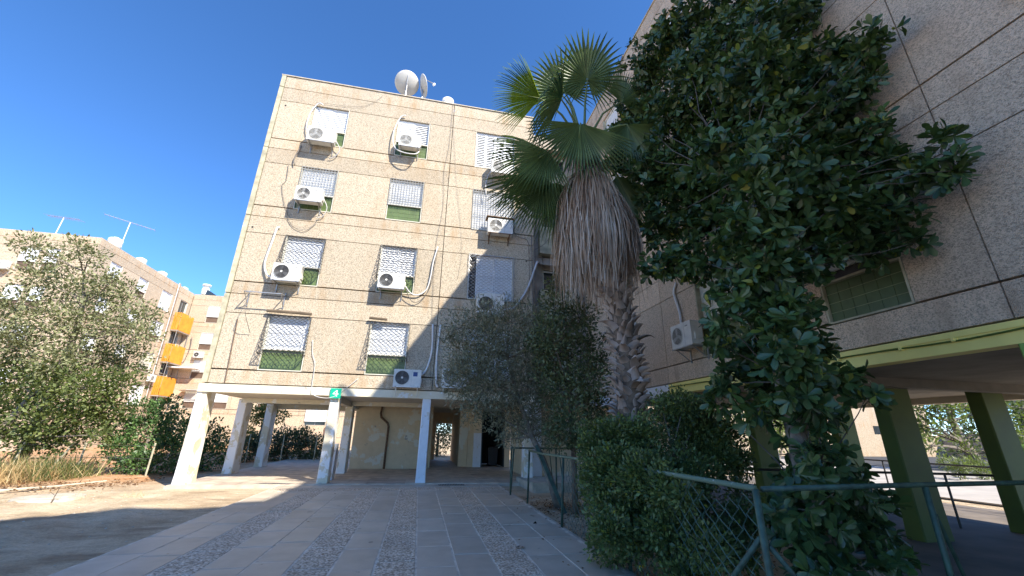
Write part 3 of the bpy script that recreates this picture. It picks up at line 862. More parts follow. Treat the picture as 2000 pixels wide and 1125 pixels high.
cable(a, [(-5.25, 14.25, 6.4), (-5.47, 14.42, 6.5), (-5.62, 14.46, 6.75), (-5.66, 14.46, 7.1), (-5.58, 14.46, 7.85), (-5.53, 14.46, 8.3), (-5.47, 14.5, 8.38)], 0.034, PVC, 'conduit', 8)
a = aircon(FM, -1.84, -0.93, 6.32, 6.88, 'air conditioner with two long sagging white hoses on its right, second-floor middle window', style='dark')
cable(a, [(-0.9, 14.3, 6.48), (-0.7, 14.42, 6.28), (-0.42, 14.46, 6.25), (-0.15, 14.46, 6.5), (-0.05, 14.46, 7.0), (0.0, 14.46, 7.6), (0.12, 14.46, 8.24)], 0.024, PVC, 'hose', 8)
cable(a, [(-0.86, 14.3, 6.36), (-0.7, 14.42, 6.05), (-0.5, 14.46, 5.96), (-0.25, 14.46, 6.15), (-0.03, 14.46, 6.6), (0.05, 14.46, 7.3), (0.13, 14.46, 8.2)], 0.014, CABLE, 'hose')
a = aircon(FM, 1.68, 2.68, 5.62, 6.42, 'large air conditioner with a dark round fan rising above the olive tree', style='dark')
cable(a, [(2.7, 14.3, 5.9), (3.05, 14.4, 6.0), (3.37, 14.44, 6.35), (3.71, 14.44, 7.0), (4.0, 14.44, 7.9), (4.1, 14.6, 8.1)], 0.045, HOSE, 'hose', 8)
a = aircon(FM, -0.95, -0.07, 2.97, 3.52, 'lowest air conditioner, white with a dark fan and blue label, just above the slab edge', style='dark', bracket=WHITE)
MB().use(simple('blue_label', (0.03, 0.07, 0.25), 0.5)).box(-0.33, -0.19, -0.456, -0.452, 3.3, 3.44).build('energy_label', a, FM)
cable(a, [(-0.08, 14.3, 3.4), (0.0, 14.42, 3.45), (0.12, 14.46, 3.7), (0.22, 14.46, 4.3), (0.17, 14.46, 5.2)], 0.035, PVC, 'conduit', 8)
a = aircon(FM, 0.62, 1.5, 3.0, 3.6, 'air conditioner half hidden behind the left edge of the olive tree', style='bars', bracket=WHITE)
cable(a, [(0.5, 14.3, 3.0), (0.44, 14.42, 3.2), (0.4, 14.46, 4.1), (0.45, 14.46, 5.2)], 0.034, PVC, 'conduit', 8)

# ------------------------------------------------------------------ roof things
def dish(M, r, label, depth=0.16):
    th = thing('satellite_dish', M, label, 'satellite dish', 'satellite dishes on the roof of number 4')
    return th
DM = simple('dish_grey', (0.62, 0.60, 0.55), 0.5, var=0.06)
def make_dish(x, y, z, r, yawd, tilt, label, arm):
    th = thing('satellite_dish', (x, y, z), label, 'satellite dish')
    D = T(x, y, z + 1.05) @ RZ(R(yawd)) @ Matrix.Rotation(R(tilt), 4, 'X')
    q = MB().use(DM)
    prof = [(r * i / 8, -0.20 * r * (1 - (i / 8) ** 2)) for i in range(9)] + [(r, 0.02), (r * 0.98, 0.03)] + [(r * 0.97 * i / 8, -0.20 * r * (1 - (i / 8) ** 2) + 0.02) for i in range(8, -1, -1)]
    q.lathe(prof, 32, D)
    q.build('reflector', th, smooth=True)
    q = MB().use(STEEL)
    a = D @ Vector((0, r * -0.95, 0)); f_ = D @ Vector((0, -0.25 * r, r * 1.15))
    q.tube([a, f_], 0.02, 5); q.build('feed_arm', th)
    MB().use(WHITE).tube([f_, D @ Vector((0, -0.15 * r, r * 0.98))], 0.06, 8).build('receiver', th)
    q = MB().use(STEEL).tube([(x, y, z - 0.1), (x, y, z + 0.95), D @ Vector((0, 0, -0.22 * r))], 0.04, 8)
    q.tube([(x, y, z + 0.5), D @ Vector((0, -0.6 * r, -0.13 * r))], 0.02, 5)
    q.build('mast', th)
make_dish(-1.84, 14.9, 15.24, 0.53, 8, -52, 'left satellite dish on the roof, its round face turned to the viewer', 1)
make_dish(-1.12, 14.9, 15.24, 0.50, -80, -70, 'right satellite dish on the roof, seen edge-on with its feed arm pointing right', 1)
def tank(x, y, z, r, h, label, group=None, dome=True):
    th = thing('water_tank', (x, y, z), label, 'water tank', group)
    prof = [(0, 0), (r, 0), (r, h * 0.3), (r * 1.03, h * 0.32), (r * 1.03, h * 0.36), (r, h * 0.38), (r, h * 0.68), (r * 1.03, h * 0.70), (r * 1.03, h * 0.74), (r, h * 0.76), (r, h), (r * 0.9, h * 1.06), (r * 0.45, h * 1.12)]
    MB().use(WHITE).lathe(prof, 20, T(x, y, z)).build('tank_body', th, smooth=True)
    MB().use(WHITE).lathe([(r * 0.45, h * 1.10), (r * 0.45, h * 1.2), (0, h * 1.22)], 14, T(x, y, z)).build('lid', th, smooth=True)
    MB().use(RUST).box(x - r * 0.8, x + r * 0.8, y - r * 0.8, y + r * 0.8, z - 0.06, z - 0.002).build('stand', th)
tank(0.03, 15.1, 15.32, 0.27, 0.55, 'white rounded water tank on the roof right of the satellite dishes')

# ------------------------------------------------------------------ right building
FR = T(6.45, 0, 0) @ RZ(R(-90))   # u = -y, depth = +x
rb = thing('apartment_building', (10, 5, 0), 'shaded beige pebble-dash block on green pillars along the right side', 'apartment building')
facade(rb, FR, -15.4, 5.0, [-10.0, -3.15], [
    (-12.72, -11.45, [W('panels2', tmat=TILED, fmat=EDGE), W('roller', tmat=TILED, fmat=EDGE), W('roller', tmat=TILED, fmat=EDGE), W('roller', tmat=TILED, fmat=EDGE)]),
    (-8.48, -7.16, [W('cream', tmat=TILED, fmat=EDGE, gmat=DARK), W('cream', tmat=TILED, fmat=EDGE), W('louvre2', tmat=TILED, fmat=EDGE), W('louvre2', tmat=TILED, fmat=EDGE)]),
    (-5.28, -4.02, [W('cream', tmat=TILED, fmat=EDGE, tgrid=(6, 4)), W('cream', tmat=TILED, fmat=EDGE), W('louvre2', tmat=TILED, fmat=EDGE), W('louvre2', tmat=TILED, fmat=EDGE)]),
    (-0.6, 0.7, [W('cream', tmat=TILED, fmat=EDGE)] * 4)], WALLR)
MB().use(JOINT).box(-15.3, 4.9, 0.223, 0.5, 2.9, 15.0).use(CORE).box(-15.4, 5.0, 0.5, 7.1, 2.95, 15.1).build('wall_core', rb, FR)
MB().use(LIME).box(-9.98, 5.0, -0.03, 0.22, 2.62, 2.875).box(-9.98, 5.0, -0.045, -0.03, 2.80, 2.875).build('slab_edge', rb, FR)
MB().use(WHITEP).box(-15.4, -9.985, -0.03, 0.22, 2.60, 2.875).build('slab_edge', rb, FR)
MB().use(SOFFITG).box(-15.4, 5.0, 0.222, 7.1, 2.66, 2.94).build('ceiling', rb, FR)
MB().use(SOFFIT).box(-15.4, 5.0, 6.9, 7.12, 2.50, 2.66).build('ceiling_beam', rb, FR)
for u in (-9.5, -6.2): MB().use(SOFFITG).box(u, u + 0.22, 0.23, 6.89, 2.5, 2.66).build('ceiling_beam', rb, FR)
MB().use(CURB).box(-15.42, 5.0, -0.04, 0.26, 15.2, 15.24).build('parapet_coping', rb, FR)
cable(rb, [(6.38, 9.9, 2.80), (6.40, 7, 2.765), (6.38, 5, 2.79), (6.40, 3.6, 2.755), (6.38, 2.5, 2.79), (6.4, 0, 2.77)], 0.012, OLIVEP)
for y in (4.3, 3.7, 5.2, 3.0):
    MB().use(LIME).box(6.36, 6.42, y, y + 0.03, 2.75, 2.80).build('cable_clip', rb)
for (x0, y0, w_, d_, m) in ((8.45, 6.2, 0.6, 0.27, OLIVEP), (11.15, 6.35, 0.6, 0.27, OLIVEP), (6.50, 6.3, 0.55, 0.27, OLIVEP), (6.50, 9.95, 0.5, 0.28, WHITEP),
                            (8.5, 9.6, 0.6, 0.27, OLIVEP), (11.3, 9.7, 0.6, 0.27, OLIVEP), (8.6, 13.0, 0.6, 0.28, PILLAR), (11.9, 13.2, 0.62, 0.3, PILLAR), (11.3, 16.6, 0.6, 0.28, PILLAR),
                            (6.50, 13.2, 0.5, 0.28, WHITEP), (11.15, 3.1, 0.6, 0.27, OLIVEP), (8.5, 0.0, 0.6, 0.27, OLIVEP), (11.2, 0.0, 0.6, 0.27, OLIVEP)):
    pillar(rb, x0, x0 + w_, y0, y0 + d_, m, bot=-0.02, top=2.66)
pillar(rb, 6.42, 6.98, 2.9, 3.2, GREENP, bot=-0.02, top=2.62)
pillar(rb, 6.42, 6.98, -0.4, -0.1, GREENP, bot=-0.02, top=2.62)
cable(rb, [(6.4, 12.2, 15.2), (6.38, 12.0, 14.9), (6.4, 11.7, 14.4), (6.4, 11.0, 14.2), (6.4, 10.4, 13.9)], 0.02)
cable(rb, [(6.4, 10.6, 15.25), (6.36, 10.9, 14.9), (6.4, 11.3, 14.5), (6.4, 11.7, 14.4)], 0.03)
for r_, y_ in ((0.28, 1.85), (0.24, 1.8), (0.2, 1.9)):
    q = MB().use(PVC)
    q.tube([(6.36, y_ + r_ * math.cos(t * 0.5), 6.72 + r_ * 0.9 * math.sin(t * 0.5)) for t in range(13)], 0.02, 5); q.build('coiled_hose', rb)
a = aircon(FR, -9.0, -8.2, 3.60, 4.17, 'air conditioner on the shaded right block with a white conduit rising on its left', style='bars')
cable(a, [(6.3, 9.0, 3.7), (6.38, 9.08, 4.1), (6.4, 9.1, 4.6), (6.4, 9.25, 5.2), (6.42, 9.12, 5.45)], 0.035, PVC, 'conduit', 8)

# ------------------------------------------------------------------ far building, L-shaped, left background
fb = thing('apartment_building', (-25, 40, 0), 'sunlit L-shaped beige block in the left background with orange balconies', 'apartment building')
FA = T(0, 34.29, 0); FB = T(-24.99, 0, 0) @ RZ(R(90)); FC = T(0, 48.27, 0)
fw_ = lambda kind, **k: {**dict(kind=kind, far=True, tmat=BROWNP), **k}
row = lambda k, **kk: [fw_(k, **kk)] * 4
facade(fb, FA, -49.0, -24.99, [-37.0], [(-29.6, -28.45, row('louvre2')), (-28.1, -27.2, row('louvre2')), (-34.5, -33.2, row('roller')), (-41, -39.7, row('roller'))], WALLF)
facade(fb, FB, 34.52, 48.25, [45.3], [(35.95, 37.3, [fw_('glass', tmat=BROWNP)] + [fw_('panels2', tmat=BROWNP)] * 3), (39.5, 40.85, [fw_('cream', tmat=BROWNP), fw_('roller', tmat=BROWNP), fw_('panels2', tmat=BROWNP), fw_('panels2', tmat=BROWNP)]),
     (43.0, 44.7, [fw_('roller', tiles=0), fw_('cream', tiles=0.25), fw_('roller', tiles=0.5), fw_('panels2', tiles=0)]),
     (46.2, 47.6, [fw_('glass', tiles=0.2, gmat=RUST)] * 4)], WALLF)
facade(fb, FC, -24.98, -5.0, [-19.0, -12.4], [(-23.3, -22.0, [fw_('cream', grille='grid', tmat=BROWNP)] + [fw_('roller', tmat=BROWNP, grille='grid')] * 3),
     (-20.6, -19.3, row('roller')), (-16.5, -15.2, row('roller')), (-9.0, -7.7, row('roller'))], WALLF)
q = MB().use(CORE).box(-48.9, -25.25, 34.52, 60, 0.0, 15.1).box(-25.2, -5.0, 48.5, 60, 0.0, 15.1)
q.build('wall_core', fb)
# C wing ground floor wall with a window and an AC shelf
FG = T(0, 48.27, 0)
q = MB().use(WALLF).box(-24.98, -11.75, 0, 0.22, -0.1, 2.88).box(-11.75, -9.6, 0, 0.22, -0.1, 1.95).box(-9.6, -5.0, 0, 0.22, -0.1, 2.88)
q.build('ground_wall', fb, FG)
window(fb, FG, -11.72, -9.63, 1.97, 2.88, kind='glass', tiles=0, far=True)
MB().use(WHITE).box(-11.7, -9.6, -0.12, -0.06, 2.35, 4.25).build('awning_shutter', fb, FG)
MB().use(WALLF).box(0, 13.7, 0, 0.2, -0.1, 2.88).build('ground_wall', fb, T(-24.99, 34.5, 0) @ RZ(R(90)))
MB().use(WALLF).box(-49, -24.99, 0, 0.2, -0.1, 2.88).build('ground_wall', fb, FA)
bc = {}
for (zb, zt) in ((10.72, 12.5), (7.55, 9.3), (4.4, 6.15)):
    q = MB().use(CORE).box(-24.97, -24.35, 45.9, 48.2, zb - 0.1, zb).use(STEEL)
    for y in (45.95, 48.1): q.box(-24.42, -24.37, y - 0.025, y + 0.025, zb - 1.4, zb - 0.1)
    bal = q.build('balcony', fb)
    for i in range(14):
        h_ = (zt - zb) * (1 if random.random() > 0.12 else 0.9)
        k_ = ('b', round(h_, 2))
        if k_ not in bc: bc[k_] = MB().use(ORANGE).box(0, 0.03, 0, 0.125, 0, h_).mesh('board')
        link('board', bc[k_], bal, T(-24.35, 45.93 + i * 0.163, zb))
    for i in range(4):
        k_ = ('f', round(zt - zb, 2))
        if k_ not in bc: bc[k_] = MB().use(ORANGE).box(0, 0.118, 0, 0.03, 0, zt - zb).mesh('board')
        link('board', bc[k_], bal, T(-24.96 + i * 0.152, 45.88, zb))
cable(fb, [(-24.9, 45.25, 15.3), (-24.88, 45.3, 11), (-24.9, 45.4, 6), (-24.9, 45.5, 3.0)], 0.05, simple('brown_pipe', (0.25, 0.18, 0.12), 0.8), 'drainpipe')
cable(fb, [(-24.9, 45.05, 15.3), (-24.88, 45.1, 11), (-24.9, 45.2, 3.0)], 0.04, PVC, 'drainpipe')
cable(fb, [(-24.0, 48.1, 10.5), (-23.9, 48.1, 9.3), (-24.1, 48.1, 8.0), (-24.3, 48.1, 7.8)], 0.04, CABLE)
MB().use(WHITE).box(-24.9, -22.4, 47.0, 48.2, 7.15, 7.25).build('awning', fb)
MB().use(RUST).box(-23.6, -22.2, 47.6, 48.2, 5.0, 5.05).build('balcony_floor', fb)
aircon(FA, -30.5, -29.65, 12.0, 12.6, 'air conditioner at the left photo edge on the far block behind the tree', style='round')
aircon(FC, -23.3, -22.45, 8.35, 8.95, 'air conditioner under the second window right of the orange balconies', style='dark')
aircon(FB, 44.4, 45.2, 5.5, 6.15, 'air conditioner left of the middle orange balcony on the far block', style='bars')
aircon(FC, -9.4, -8.6, 1.55, 2.15, 'air conditioner seen between the pillars on the far wall', style='dark')
tank(-25.9, 36.9, 15.3, 0.48, 0.85, 'nearest white water tank on the far roof beside the tall antenna', 'water tanks on the far roof')
tank(-25.9, 40.4, 15.15, 0.42, 0.7, 'second white water tank from the left on the far roof edge', 'water tanks on the far roof')
tank(-25.9, 43.7, 15.1, 0.42, 0.7, 'third white water tank from the left on the far roof edge', 'water tanks on the far roof')
tank(-25.9, 46.3, 15.0, 0.35, 0.5, 'fourth and smallest white tank on the far roof edge', 'water tanks on the far roof')
tank(-25.9, 47.9, 15.05, 0.35, 0.6, 'fifth white water tank, at the inner corner of the far roof', 'water tanks on the far roof')
st_ = thing('solar_water_heater', (-24.3, 49.0, 15.3), 'white solar water heater with a tilted panel on the far roof near the main block', 'water heater')
MB().use(WHITE).lathe([(0, 0), (0.34, 0), (0.36, 0.1), (0.36, 0.75), (0.25, 0.85), (0.25, 1.0), (0.42, 1.02), (0.42, 1.2), (0, 1.25)], 16, T(-24.4, 49.0, 15.35)).build('tank_body', st_, smooth=True)
MB().use(GLASS).prism([(-24.2, 15.35), (-23.2, 15.35), (-23.2, 15.42), (-24.1, 15.95)], 48.7, 49.6).build('solar_panel', st_)
def antenna(x, y, z, h, L, ang, label, lean=0.1):
    th = thing('tv_antenna', (x, y, z), label, 'antenna')
    top = Vector((x + lean, y, z + h))
    MB().use(WHITE).tube([(x, y, z), top], 0.035, 6).build('mast', th)
    d = Vector((math.cos(ang), math.sin(ang), -0.12)).normalized(); p = Vector((-math.sin(ang), math.cos(ang), 0))
    q = MB().use(STEEL).tube([top - d * L * 0.5, top + d * L * 0.5], 0.024, 5); q.build('boom', th)
    q = MB().use(STEEL)
    for i in range(12):
        c_ = top - d * L * 0.5 + d * L * i / 11
        q.tube([c_ - p * 0.3, c_ + p * 0.4], 0.012, 4)
    q.build('elements', th)
antenna(-28.5, 34.9, 15.2, 1.6, 2.6, R(-10), 'left rooftop antenna above the pale tree')
antenna(-26.0, 37.7, 15.2, 3.0, 3.4, R(25), 'taller rooftop antenna beside the white tank at the roof corner')

# ------------------------------------------------------------------ block behind the viewer (casts the shade over the yard)
bb = thing('apartment_building', (8, -10, 0), 'tall beige block behind the viewer that shades the yard', 'apartment building')
FBk = T(0, -8.9, 4.8) @ RZ(R(180 + 16.5))
facade(bb, FBk, -14, -3.3, [-8.6], [(-12 + 4.5 * i, -10.7 + 4.5 * i, row('roller')) for i in range(2)], WALLF)
MB().use(CORE).box(-13.9, -3.4, 0.223, 9, -4.9, 15.1).build('wall_core', bb, FBk)

# ------------------------------------------------------------------ foliage kit
def tmpl(kind):
    if kind == 'obovate':   # glossy leaf, wide towards the tip, creased
        v = [(0, 0, 0), (0.35, 0.13, 0.03), (0.35, 0, 0), (0.35, -0.13, 0.03), (0.72, 0.22, 0.02), (0.72, 0, -0.03), (0.72, -0.22, 0.02), (0.93, 0.12, -0.03), (0.93, -0.12, -0.03), (1, 0, -0.07)]
        f = [(0, 2, 1), (0, 3, 2), (1, 2, 5, 4), (2, 3, 6, 5), (4, 5, 9, 7), (5, 6, 8, 9)]
    elif kind == 'oval':
        v = [(0, 0, 0), (0.5, 0.27, 0.06), (0.5, 0, 0), (0.5, -0.27, 0.06), (1, 0, -0.06)]
        f = [(0, 2, 1), (0, 3, 2), (1, 2, 4), (2, 3, 4)]
    elif kind == 'narrow':
        v = [(0, 0, 0), (0.45, 0.11, 0), (0.45, -0.11, 0), (1, 0, -0.05)]
        f = [(0, 2, 3, 1)]
    elif kind == 'blade':
        v = [(0, -0.012, 0), (0, 0.012, 0), (0.5, 0.009, 0.0), (0.5, -0.009, 0.0), (1, 0, -0.12)]
        f = [(0, 3, 2, 1), (3, 4, 2)]
    return np.array(v, float), f
TM = {k: tmpl(k) for k in ('obovate', 'oval', 'narrow', 'blade')}

def unit(a):
    return a / np.maximum(1e-9, np.linalg.norm(a, axis=-1, keepdims=True))

def frames(d, nr):
    x = unit(d); y = unit(np.cross(nr, x)); z = np.cross(x, y)
    return np.stack([x, y, z], axis=-1)   # columns

def leafmesh(name, kind, P, D, N, L, mat, smooth=False):
    V, Fc = TM[kind]
    M = frames(D, N) * L[:, None, None]
    allv = np.einsum('nij,kj->nki', M, V) + P[:, None, :]
    n, k = len(P), len(V)
    me = bpy.data.meshes.new(name)
    me.vertices.add(n * k)
    me.vertices.foreach_set('co', allv.reshape(-1).astype(np.float32))
    lens = np.array([len(f) for f in Fc]); flat = np.concatenate([np.array(f) for f in Fc])
    tot = n * len(flat)
    me.loops.add(tot); me.polygons.add(n * len(Fc))
    idx = (flat[None, :] + (np.arange(n) * k)[:, None]).reshape(-1)
    me.loops.foreach_set('vertex_index', idx.astype(np.int32))
    ls = (np.concatenate([[0], np.cumsum(lens)[:-1]])[None, :] + (np.arange(n) * len(flat))[:, None]).reshape(-1)
    me.polygons.foreach_set('loop_start', ls.astype(np.int32))
    me.polygons.foreach_set('loop_total', np.tile(lens, n).astype(np.int32))
    if smooth: me.polygons.foreach_set('use_smooth', np.ones(n * len(Fc), bool))
    me.materials.append(mat)
    me.update(calc_edges=True)
    return me

def scatter(clumps, dens, shell=0.45, upb=0.3, squash=0.85, vary=0.0):
    Ps = []; Ds = []
    for (x, y, z, r) in clumps:
        n = max(3, int(dens * r * r * (1 + vary * (rng.random() * 2 - 1))))
        v = unit(rng.normal(size=(n, 3)))
        rad = r * (shell + (1.12 - shell) * rng.random(n) ** 0.7)
        w = 1 + 0.28 * np.sin(v[:, :1] * 5 + x * 3) * np.cos(v[:, 2:] * 4 + y * 2)
        p = v * rad[:, None] * w * np.array([1, 1, squash]) + np.array([x, y, z])
        d = unit(v * 0.8 + rng.normal(size=(n, 3)) * 0.45 + np.array([0, 0, upb]))
        Ps.append(p); Ds.append(d)
    return np.concatenate(Ps), np.concatenate(Ds)

def whorls(P, D, per, spread, L, jit=0.2):
    """rosettes of leaves round each shoot tip"""
    n = len(P)
    base = unit(np.cross(D, rng.normal(size=(n, 3))))
    oth = np.cross(D, base)
    PP = []; DD = []; NN = []; LL = []
    for k in range(per):
        a = 2 * math.pi * k / per + rng.normal(size=n) * 0.35
        s = base * np.cos(a)[:, None] + oth * np.sin(a)[:, None]
        sp = spread + rng.normal(size=n) * jit
        d = unit(D * np.cos(sp)[:, None] + s * np.sin(sp)[:, None] + np.array([0, 0, -0.12]))
        PP.append(P + D * (rng.random(n)[:, None] - 0.6) * L * 0.5); DD.append(d); NN.append(D + rng.normal(size=(n, 3)) * 0.2)
        LL.append(L * (0.65 + 0.55 * rng.random(n)))
    return map(np.concatenate, (PP, DD, NN, LL))

def limb(q, a, b, r0, r1, bend=0.15, n=6, sides=6):
    a = Vector(a); b = Vector(b); L = (b - a).length
    off = Vector((random.uniform(-1, 1), random.uniform(-1, 1), random.uniform(-0.3, 0.6))) * L * bend
    pts = []; rs = []
    for i in range(n + 1):
        t = i / n
        pts.append(a.lerp(b, t) + off * (4 * t * (1 - t)) * 0.5 + Vector((random.uniform(-1, 1), random.uniform(-1, 1), random.uniform(-1, 1))) * L * 0.012)
        rs.append(r0 + (r1 - r0) * t)
    q.tube(pts, rs, sides)

def plant(name, label, cat, clumps, trunk, mat, kind, dens, L, per=1, spread=1.0, barkm=None, twigm=None, vary=0.0, twig=True, group=None, big_leaves=0, shell=0.45, smooth=False, crown_name='crown', squash=0.85, upb=0.3, yellow=0.0, twr=0.012):
    bx, by = trunk[0][0], trunk[0][1]
    th = thing(name, (bx, by, 0), label, cat, group)
    bm_ = barkm or BARK
    # trunk: list of (x,y,z,r)
    q = MB().use(bm_)
    q.tube([p[:3] for p in trunk], [p[3] for p in trunk], 10)
    q.build('trunk', th, smooth=True)
    if twig:
        q = MB().use(twigm or bm_)
        tp = [Vector(p[:3]) for p in trunk]
        for (x, y, z, r) in clumps:
            c_ = Vector((x, y, z))
            cand = [p for p in tp if p.z < z + 0.1] or [tp[0]]
            s = min(cand, key=lambda p: (p - c_).length + 0.3 * abs(p.z - z))
            limb(q, s, c_, twr * 2.4, twr * 0.8, 0.12, 6, 5)
            for k in range(5):
                v = Vector((random.gauss(0, 1), random.gauss(0, 1), random.gauss(0.2, 1))).normalized() * r * 0.9
                limb(q, c_, c_ + v, twr * 0.7, twr * 0.25, 0.2, 3, 3)
        q.build('branches', th)
    P, D = scatter(clumps, dens, shell, upb, squash, vary)
    if per > 1:
        P, D, N, LL = whorls(P, D, per, spread, L)
    else:
        N = unit(rng.normal(size=P.shape) + np.array([0, 0, 1.2])); LL = L * (0.6 + 0.7 * rng.random(len(P)))
    if big_leaves:
        dist = np.linalg.norm(P - np.array([0, 0, EYE]), axis=1) / LL
        order = np.argsort(dist + rng.random(len(P)) * 4)
        bi = order[:big_leaves]; keep = order[big_leaves:]
        F3 = frames(D[bi], N[bi])
        key = 'leafproto_' + kind
        V, Fc = TM[kind]
        me = bpy.data.meshes.new('leaf'); me.from_pydata([tuple(v) for v in V], [], Fc); me.materials.append(mat)
        for k in range(len(bi)):
            f3 = F3[k] * LL[bi[k]]; p = P[bi[k]]
            Mx = Matrix(((f3[0][0], f3[0][1], f3[0][2], p[0]), (f3[1][0], f3[1][1], f3[1][2], p[1]), (f3[2][0], f3[2][1], f3[2][2], p[2]), (0, 0, 0, 1)))
            link('leaf', me, th, Mx)
        P, D, N, LL = P[keep], D[keep], N[keep], LL[keep]
    if yellow > 0:
        sel = rng.random(len(P)) < yellow
        o = link(crown_name, leafmesh(crown_name, kind, P[sel], D[sel], N[sel], LL[sel], LEAF_Y), th)
        o['kind'] = 'stuff'
        P, D, N, LL = P[~sel], D[~sel], N[~sel], LL[~sel]
    o = link(crown_name, leafmesh(crown_name, kind, P, D, N, LL, mat, smooth), th)
    o['kind'] = 'stuff'
    return th

# clump centres of the crowns: x, y, z, radius in metres
FICUS=[(5.16,5.98,10.45,0.66),(5.84,5.35,10.18,0.72),(5.48,4.26,8.43,0.55),(6.0,4.11,8.71,0.36),(5.1,6.99,10.45,0.73),(4.92,5.33,8.47,0.75),(4.8,4.17,7.09,0.61),(6.0,4.3,7.76,0.58),(6.0,3.68,7.25,0.35),(6.0,3.28,7.1,0.26),(5.07,7.71,9.7,0.69),(5.05,6.14,7.93,0.8),(5.66,5.48,7.36,0.74),(5.29,4.17,6.27,0.59),(6.0,4.05,6.51,0.46),(6.0,3.54,6.58,0.3),(4.5,7.61,8.76,0.53),(4.7,7.72,8.03,0.59),(4.75,6.65,6.93,0.74),(5.23,6.03,6.46,0.71),(5.2,4.85,5.67,0.55),(4.69,3.68,4.89,0.44),(6.0,4.01,5.7,0.37),(6.0,3.58,5.73,0.25),(6.0,3.79,5.09,0.31),(6.0,3.31,4.93,0.23),(6.0,2.91,5.06,0.15),(6.0,2.94,4.67,0.17),(6.0,3.15,4.67,0.17),(6.0,3.48,5.22,0.21),(4.82,6.77,5.88,0.66),(5.28,6.03,5.43,0.64),(4.63,4.29,4.52,0.47),(5.91,4.56,4.93,0.52),(6.0,4.01,4.55,0.38),(6.0,3.66,4.21,0.25),(6.0,3.55,3.97,0.14),(4.15,6.14,4.55,0.36),(4.32,5.52,4.37,0.37),(4.43,4.85,4.18,0.4),(5.23,4.81,4.43,0.38),(5.64,4.12,4.12,0.25),(6.0,4.01,4.03,0.18),(3.44,3.86,3.19,0.24),(4.11,4.11,3.33,0.3),(4.39,3.96,3.17,0.21),(3.35,3.92,2.83,0.19),(4.1,4.2,2.89,0.3),(4.62,4.2,2.85,0.22),(5.33,4.59,2.77,0.18),(3.5,4.32,2.68,0.15),(4.17,4.61,2.57,0.25),(4.48,4.53,3.28,0.21),(4.37,4.69,2.88,0.21),(4.57,4.31,3.51,0.2),(3.66,3.7,2.4,0.16),(3.8,4.53,2.22,0.23),(3.64,4.66,2.0,0.15),(4.48,4.59,2.32,0.33),(4.69,4.18,2.34,0.25),(5.34,4.36,2.29,0.22),(4.82,3.75,2.01,0.14),(4.69,4.5,1.93,0.24),(3.8,4.19,1.89,0.18),(4.41,3.84,1.89,0.15),(5.09,3.63,4.49,0.33),(4.93,3.94,4.14,0.31),(4.87,4.0,4.63,0.35),(3.99,3.64,3.48,0.25),(4.89,3.92,3.79,0.24),(5.34,3.76,4.26,0.27),(6.0,3.6,4.56,0.22),(4.09,3.72,5.22,0.34),(3.61,3.91,5.19,0.35),(3.87,3.67,2.03,0.23),(3.66,3.51,2.64,0.19),(3.95,3.62,1.82,0.17)]
LOW=[(4.0,3.73,1.38,0.31),(4.09,4.13,1.1,0.28),(4.39,3.9,1.17,0.35),(5.03,4.23,0.87,0.29),(4.58,4.29,0.77,0.43),(3.87,4.0,0.74,0.23),(5.21,4.3,0.49,0.26),(4.29,3.89,0.48,0.3),(3.71,3.75,0.5,0.24),(3.76,4.06,0.82,0.19),(4.58,3.72,0.51,0.2),(3.9,3.82,0.91,0.3)]
OLIVE=[(0.83,10.25,4.11,0.46),(1.53,10.58,4.52,0.55),(2.09,9.85,4.23,0.59),(2.58,9.67,4.36,0.39),(1.0,10.99,3.59,0.48),(1.63,10.1,3.47,0.64),(2.67,11.13,3.71,0.72),(0.98,11.03,2.85,0.54),(1.67,10.2,2.73,0.63),(2.48,10.34,2.77,0.65),(3.06,10.43,3.2,0.54),(1.36,10.63,2.25,0.45),(2.08,10.55,2.08,0.58),(2.8,10.49,2.03,0.59),(3.23,10.59,1.67,0.39),(2.54,11.1,1.66,0.34),(0.6,10.41,3.86,0.24),(2.04,10.29,1.42,0.17),(0.8,10.75,3.14,0.33),(1.46,9.98,3.89,0.51),(1.25,10.08,3.07,0.57)]
OLIVE2=[(3.35,9.88,5.33,0.36),(3.11,9.42,4.6,0.45),(3.73,9.45,4.38,0.52),(2.81,8.91,3.8,0.48),(3.78,9.32,3.57,0.56),(3.04,9.48,3.31,0.56),(3.71,8.92,2.79,0.47),(3.23,9.52,2.6,0.61),(4.07,9.53,2.27,0.43),(3.2,8.96,1.88,0.51),(4.1,9.53,1.8,0.36),(3.09,9.37,1.56,0.35),(2.68,9.58,3.69,0.32),(3.47,9.25,1.46,0.23),(4.29,9.61,3.27,0.32)]
BUSH=[(2.66,6.23,1.36,0.27),(2.89,6.06,1.59,0.27),(3.28,6.02,1.52,0.39),(4.04,6.51,1.76,0.39),(4.49,6.84,2.04,0.32),(4.69,6.43,1.94,0.31),(4.38,6.22,1.53,0.41),(5.06,6.35,1.62,0.3),(2.53,5.71,1.06,0.32),(3.08,5.73,1.05,0.43),(3.7,5.71,1.05,0.44),(4.48,5.92,1.24,0.35),(4.93,6.04,1.24,0.23),(2.48,5.33,0.74,0.32),(3.02,5.3,0.68,0.39),(3.79,5.56,0.69,0.35),(2.22,4.88,0.56,0.23),(2.7,5.02,0.41,0.27),(3.21,5.11,0.38,0.28),(3.55,4.89,0.42,0.27),(4.1,5.1,0.58,0.26),(3.9,5.01,0.27,0.22),(4.01,6.54,2.09,0.22),(4.46,5.46,0.88,0.18)]
